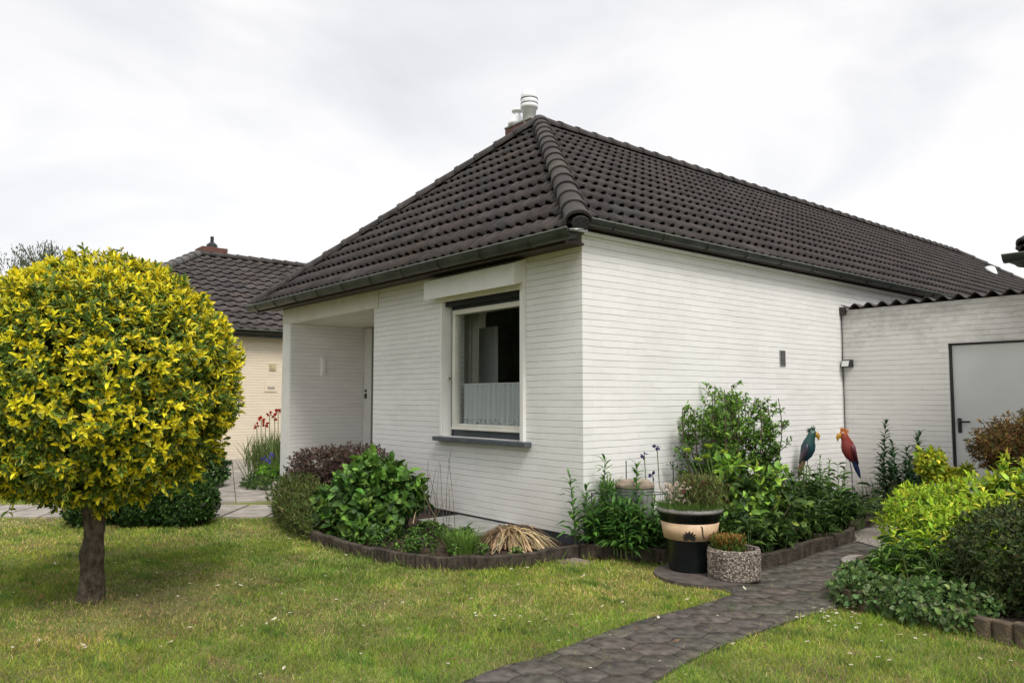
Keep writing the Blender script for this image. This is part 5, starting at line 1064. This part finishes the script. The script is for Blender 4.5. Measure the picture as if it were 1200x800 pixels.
# ================================================================== METAL PARROTS
def parrot(loc, face, label, cb, ct, chd, crest, seed):
    """painted sheet-metal parrot on a garden stake. face=+1: beak towards the camera's right"""
    root = E('garden_parrot', (loc[0], loc[1], 0), label, 'garden ornament'); u = Vector((RT[0], RT[1], 0))*face; nrm = Vector((FW[0], FW[1], 0)).normalized(); z = Vector((0, 0, 1)); o = Vector((loc[0], loc[1], loc[2]))
    sc = 1.12; P = lambda a, b, c=0: o+(u*(a+.16*b)+z*b+nrm*c)*sc
    def loft(name, pts, col, m=M_PAINT, thick=.55, colf=None):
        mb = MB(); n = 14; V = []; C = []
        for i, (a, b, r_) in enumerate(pts):
            a0, b0 = pts[max(i-1, 0)][:2]; a1, b1 = pts[min(i+1, len(pts)-1)][:2]; t = Vector((a1-a0, b1-b0)).normalized(); s = Vector((-t.y, t.x))
            for k in range(n):
                th = 2*math.pi*k/n; V.append(P(a+s.x*math.cos(th)*r_, b+s.y*math.cos(th)*r_, math.sin(th)*r_*thick)); C.append(colf(i/(len(pts)-1)) if colf else col)
        F = [(i*n+k, i*n+(k+1) % n, (i+1)*n+(k+1) % n, (i+1)*n+k) for i in range(len(pts)-1) for k in range(n)]+[tuple(range(n-1, -1, -1)), tuple(range((len(pts)-1)*n, len(pts)*n))]
        mb.v = [tuple(v) for v in V]; mb.f = F; mb.c = C; return mb.build(name, m, root, smooth=True, col=True)
    mixc = lambda A, B, t: tuple(A[i]*(1-t)+B[i]*t for i in range(3))
    loft('body', [(.012, .135, .008), (.018, .125, .032), (.012, .095, .046), (.002, .06, .048), (-.008, .02, .062), (-.012, -.03, .078), (-.012, -.08, .077), (-.018, -.13, .060), (-.03, -.17, .035), (-.038, -.19, .01)], None, colf=lambda t: mixc(chd, cb[0], min(t*3.2, 1)) if t < .33 else mixc(cb[0], cb[1], (t-.33)/.67))
    loft('wing', [(-.035, .02, .01), (-.045, -.03, .034), (-.047, -.09, .036), (-.062, -.15, .024), (-.085, -.215, .006)], cb[1], thick=1.9, colf=lambda t: mixc(cb[1], ct, t*.5))
    loft('tail', [(-.035, -.14, .028), (-.05, -.20, .030), (-.062, -.27, .028), (-.072, -.33, .017), (-.078, -.365, .004)], ct, thick=.3)
    loft('beak', [(.04, .098, .026), (.065, .088, .026), (.083, .066, .019), (.088, .040, .009), (.083, .025, .002)], (.45, .25, .025))
    mb = MB(); 
    for k in range(7):
        a = R(60+18*k); L_ = .056+.010*math.sin(k*1.7); c = P(.012+.028*math.cos(a), .115+.022*math.sin(a)); d = u*math.cos(a+.15)+z*math.sin(a+.15); s = u*(-math.sin(a))+z*math.cos(a)
        mb.add([c-s*.014, c+s*.014, c+d*L_, c-s*.014+nrm*.006, c+s*.014+nrm*.006, c+d*L_+nrm*.004], [(0,1,2),(5,4,3),(0,2,5,3),(1,4,5,2)], crest)
    mb.build('crest', M_PAINT, root, col=True)
    mb = MB(); mb.lathe(P(.028, .108, -.026), [(.003, -.008), (.0085, 0), (.003, .008)], 10, col=(.01, .01, .01)); mb.lathe(P(.028, .108, .026), [(.003, -.008), (.0085, 0), (.003, .008)], 10, col=(.01, .01, .01)); mb.build('eye', M_PAINT, root, col=True)
    MB().tube([P(.0, -.17), P(0, -.30), (P(0, -.3).x, P(0, -.3).y, 0)], .006, 8).build('stake', mat('stake_metal_%d' % seed, (.09, .08, .12) if seed else (.03, .035, .03), .5), root)
p1 = AT(949, 519, 9.0); p2 = AT(992, 520, 9.1)
parrot(p1, 1, 'green and blue metal parrot on a stake, the left one, facing right', ((.008, .06, .05), (.008, .022, .05)), (.13, .05, .035), (.02, .075, .045), (.015, .06, .035), 0)
parrot(p2, -1, 'red metal parrot with orange crest on a stake, the right one, facing left', ((.24, .035, .02), (.13, .018, .025)), (.008, .016, .055), (.38, .12, .03), (.50, .14, .018), 1)

# ================================================================== FAR TREE
wt = E('willow_tree', (-46, -16, 0), 'distant drooping tree showing above the yellow ball tree', 'tree')
c0 = AT(58, 292, 44.); wt.location = (c0[0], c0[1], 0); ORG[wt.name] = (c0[0], c0[1], 0)
q = np.random.default_rng(90); n = 8000; nb_ = 420; B = np.array(c0)+np.array([q.normal(0, 1, nb_)*RT[0]*1.35, q.normal(0, 1, nb_)*RT[1]*1.35, q.uniform(-5, 1.0, nb_)]).T + rdir(nb_, q)*.5
B[:, 2] = c0[2] + q.uniform(-4, .45, nb_)
ii = q.integers(nb_, size=n); P = B[ii]+np.stack([q.normal(0, .16, n), q.normal(0, .16, n), -q.random(n)*1.3], 1)
leaves('crown', P, np.array([[0, 0, -1.]])+rdir(n, q)*.5, rdir(n, q), .20, .04, T_LANCE, pick(n, [(.07, .10, .05, 2), (.10, .13, .07, 1)], q), pick(n, [(.08, .11, .06, 1)], q), M_LEAFM, wt)
mb = MB(); rr = random.Random(2); stemtube(mb, (c0[0], c0[1], 0), (c0[0], c0[1], c0[2]-1.5), .35, .12, rr, 10)
for b in B[::6]: stemtube(mb, (c0[0], c0[1], c0[2]-rr.uniform(1.5, 4)), tuple(b), .08, .02, rr, 5)
mb.build('trunk', M_BARK, wt)

for i, (x, y, h, lab) in enumerate([(-14.4, -10., 7.5, 'broad dark garden tree across the lawn, reflected in the window'), (-9.5, -15.5, 7.5, 'tall dark garden tree across the lawn, reflected in the window')]):
    t = shrub('garden_tree', lab, 'tree', (x, y), [(x, y, h*.55, 3.0, 3.0, h*.45), (x+1.6, y-1.2, h*.4, 2.0, 2.0, 2.4), (x-1.4, y+1.2, h*.4, 2.1, 2.1, 2.4)], 24000, .36, DG, T=T_SIMPLE, per=6, seed=120+i, twigs=24, twr=.09, wid=.7, floor=.8, twm=M_BARK)

# ================================================================== LAWN: blades, daisies, leaf litter
def grass():
    q = np.random.default_rng(100); Ps = []
    def zone(px0, px1, n, depth_pow):
        # world-space scatter with density falling off with distance from the viewing side of the garden
        return None
    # three density bands over real lawn area
    bands = [(-2.5, 6.0, -5.3, .4, 420000), (-8.5, -2.5, -6.5, .0, 150000), (-20, -6, -4, 5, 16000)]
    for (x0, x1, y0, y1, n) in bands: Ps.append(np.stack([q.uniform(x0, x1, n), q.uniform(y0, y1, n)], 1))
    P = np.vstack(Ps)
    d = P-CAM[:2]; fw = d @ np.array([math.cos(HEAD), math.sin(HEAD)]); sd_ = d @ RT[:2]
    ok = (fw > 3.2) & (np.abs(sd_) < fw*.80+.8) & (fw < 30)
    ok &= ~inpoly(P[:, 0], P[:, 1], bedF) & ~inpoly(P[:, 0], P[:, 1], bedS) & ~inpoly(P[:, 0], P[:, 1], bedR)
    ip = inpoly(P[:, 0]+q.normal(0, .022, len(P)), P[:, 1]+q.normal(0, .022, len(P)), pathP); ok &= ~(ip & (q.random(len(P)) > .012))
    ok &= ~(((P[:, 0]-1.22)**2+(P[:, 1]-.12)**2) < .38**2) & ~((P[:, 0] < .28) & (P[:, 0] > -.16) & (P[:, 1] > -.36) & (P[:, 1] < -.16))
    ok &= ~((P[:, 0] < 0) & (P[:, 0] > XL) & (P[:, 1] > -.3))
    fa = np.array([-7.4, -4.6]); fb = np.array([-4.35, -.95]); dd = (fb-fa)/np.linalg.norm(fb-fa); nn = np.array([-dd[1], dd[0]]); s = (P-fa)@nn; tt = (P-fa)@dd
    ok &= ~((s > -.72+q.normal(0, .02, len(P))) & (s < .3) & (tt < 4.9))
    fa = np.array([-5.2, -.9]); fb = np.array([-17., 3.2]); dd = (fb-fa)/np.linalg.norm(fb-fa); nn = np.array([-dd[1], dd[0]]); s = (P-fa)@nn; tt = (P-fa)@dd; ok &= ~((s > -.52) & (s < .76) & (tt > -.3))
    # bare patches
    patch = bumpf(np.c_[P, np.zeros(len(P))], 77, 1.3)+.6*bumpf(np.c_[P, np.zeros(len(P))], 78, 4.)
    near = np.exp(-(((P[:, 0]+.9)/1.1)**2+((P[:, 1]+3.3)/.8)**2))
    ok &= q.random(len(P)) < np.clip(.98-.45*(patch > .75)-.5*near*(.5+patch*.5), .12, 1)
    P = P[ok]; patch = patch[ok]; near = near[ok]; n = len(P); fw = fw[ok]
    h = q.uniform(.016, .042, n)*(1-.35*near)*np.clip(1-.2*patch, .6, 1.25)
    D = np.stack([q.normal(0, .55, n), q.normal(0, .55, n), np.ones(n)], 1)
    a = q.uniform(0, 6.28, n); Nn = np.stack([np.cos(a), np.sin(a), np.full(n, .2)], 1)
    c = pick(n, [(.225, .305, .040, 4), (.16, .25, .032, 4), (.30, .335, .055, 2)], q)
    dry = q.random(n) < np.clip(.18+.42*patch+.40*near, .05, .85); c[dry] = pick(int(dry.sum()), [(.50, .40, .17, 2), (.36, .28, .12, 2), (.58, .48, .24, 1)], q)
    dk = (q.random(n) < .12); c[dk] = pick(int(dk.sum()), [(.09, .17, .025, 1)], q)
    lf = bumpf(np.c_[P, np.zeros(n)], 91, 2.2); lf2 = bumpf(np.c_[P, np.zeros(n)], 92, 6.)
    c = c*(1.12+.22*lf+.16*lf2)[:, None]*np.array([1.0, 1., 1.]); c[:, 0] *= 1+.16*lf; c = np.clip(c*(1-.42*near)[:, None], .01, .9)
    m2 = bumpf(np.c_[P, np.zeros(n)], 96, 9.)+.6*bumpf(np.c_[P, np.zeros(n)], 97, 19.); dp = (m2 > .75) & (q.random(n) < .75); c[dp] = pick(int(dp.sum()), [(.42, .33, .13, 2), (.34, .30, .09, 2), (.28, .20, .09, 1)], q); h = np.where(dp, h*.55, h)
    dg_ = (m2 < -.75) & (q.random(n) < .8); c[dg_] = pick(int(dg_.sum()), [(.10, .19, .03, 2), (.15, .25, .04, 1)], q); h = np.where(dg_, h*1.35, h)
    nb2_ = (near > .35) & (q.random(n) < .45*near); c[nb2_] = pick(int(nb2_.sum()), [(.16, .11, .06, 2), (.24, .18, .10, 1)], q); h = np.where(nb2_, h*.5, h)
    edge = np.zeros(n, bool)
    for ox, oy in ((.05, 0), (-.05, 0), (0, .05), (0, -.05), (.035, .035), (-.035, .035)):
        for pl_ in (bedF, bedS, bedR): edge |= inpoly(P[:, 0]+ox, P[:, 1]+oy, pl_)
    edge |= np.hypot(P[:, 0]+1.05, P[:, 1]+3.75) < .16
    tuf = bumpf(np.c_[P, np.zeros(n)], 95, 14.) > .95
    h = h*np.clip(1+.4*lf2, .5, 1.8)*np.where(edge, q.uniform(1.2, 2.6, n), 1)*np.where(tuf, 1.5, 1); c[tuf] *= np.array([.75, .95, .7])
    w_ = .0036*np.clip(fw/5, .8, 3)
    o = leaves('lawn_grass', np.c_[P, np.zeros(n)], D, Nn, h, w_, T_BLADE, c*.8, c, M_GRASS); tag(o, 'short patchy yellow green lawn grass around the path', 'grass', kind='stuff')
grass()
def lawn_ok(x, y):
    return not any(inpoly(np.array([x]), np.array([y]), p)[0] for p in (bedF, bedS, bedR, pathP)) 
# daisies
q = random.Random(50)
mb = MB(); V = []
for k in range(12):
    a = k*math.pi/6; c_, s_ = math.cos(a), math.sin(a); V.append([(0.003*c_, .003*s_, .046), (.013*c_-.0035*s_, .013*s_+.0035*c_, .049), (.013*c_+.0035*s_, .013*s_-.0035*c_, .049)])
for t in V: mb.add(t, [(0, 1, 2)], (.85, .85, .82))
mb.lathe((0, 0, .045), [(.004, 0), (.0045, .003), (.001, .005)], 8, col=(.6, .42, .03)); mb.tube([(0, 0, 0), (0, 0, .045)], .001, 4, col=(.08, .15, .03))
src = mb.build('daisy', M_PETAL, col=True)
dpix = [(578, 727), (590, 733), (597, 727), (601, 708), (608, 728), (559, 728), (655, 759), (668, 728), (641, 734), (543, 693), (527, 702), (700, 737), (690, 762), (629, 716), (600, 672), (775, 687)]
for _ in range(26): dpix.append((q.gauss(985, 20), q.gauss(728, 6)))
for _ in range(16): dpix.append((q.uniform(940, 1190), q.uniform(722, 795)))
for _ in range(10): dpix.append((q.uniform(330, 780), q.uniform(670, 795)))
first = True
for (px, py_) in dpix:
    x, y = G(px, py_)
    if not lawn_ok(x, y): continue
    o = src if first else src.copy()
    if not first: COL.objects.link(o)
    first = False; o.location = (x, y, q.uniform(-.012, .0)); s = q.uniform(.6, 1.0); o.scale = (s, s, 1); o.rotation_euler = (R(q.uniform(-14, 14)), R(q.uniform(-14, 14)), q.uniform(0, 6.28)); tag(o, 'small white daisy in the short lawn', 'daisy', 'daisies in the lawn')
# fallen leaves
def leafmesh(col, nm):
    mb = MB(); V = [(0,0,.004),(.02,.014,.012),(.022,0,.006),(.02,-.013,.010),(.043,.011,.014),(.045,0,.008),(.042,-.011,.006),(.062,0,.018)]; mb.add(V, [(0,2,1),(0,3,2),(1,2,5,4),(2,3,6,5),(4,5,7),(5,6,7)], col); return mb.build(nm, M_LEAFM, col=True, smooth=True)
srcs = [leafmesh(c, 'fallen_leaf') for c in ((.50, .44, .30), (.62, .58, .45), (.20, .12, .06))]; used = set()
for i in range(170):
    if i < 75: px, py_ = q.gauss(190, 110), q.gauss(668, 26)
    elif i < 140: px, py_ = q.uniform(0, 700), q.uniform(650, 798)
    else: px, py_ = q.uniform(560, 950), q.uniform(680, 798)
    if py_ > 799 or px < 0 or py_ < 615: continue
    x, y = G(px, py_); k = q.choice((0, 0, 1, 1, 2, 2))
    if (i < 140 and not lawn_ok(x, y)): continue
    o = srcs[k] if k not in used else srcs[k].copy()
    if k in used: COL.objects.link(o)
    used.add(k); s = q.uniform(.3, .75); o.location = (x, y, .028+(0 if i < 140 else .0)); o.scale = (s, s, s); o.rotation_euler = (R(q.uniform(-20, 20)), R(q.uniform(-20, 20)), q.uniform(0, 6.28))
    nm = ('dry beige leaf lying fallen in the front garden', 'pale bleached leaf lying fallen in the front garden', 'dark brown leaf lying fallen in the front garden')[k]
    tag(o, nm, 'fallen leaf', 'fallen leaves in the front garden')
for k, s_ in enumerate(srcs):
    if k not in used: bpy.data.objects.remove(s_)
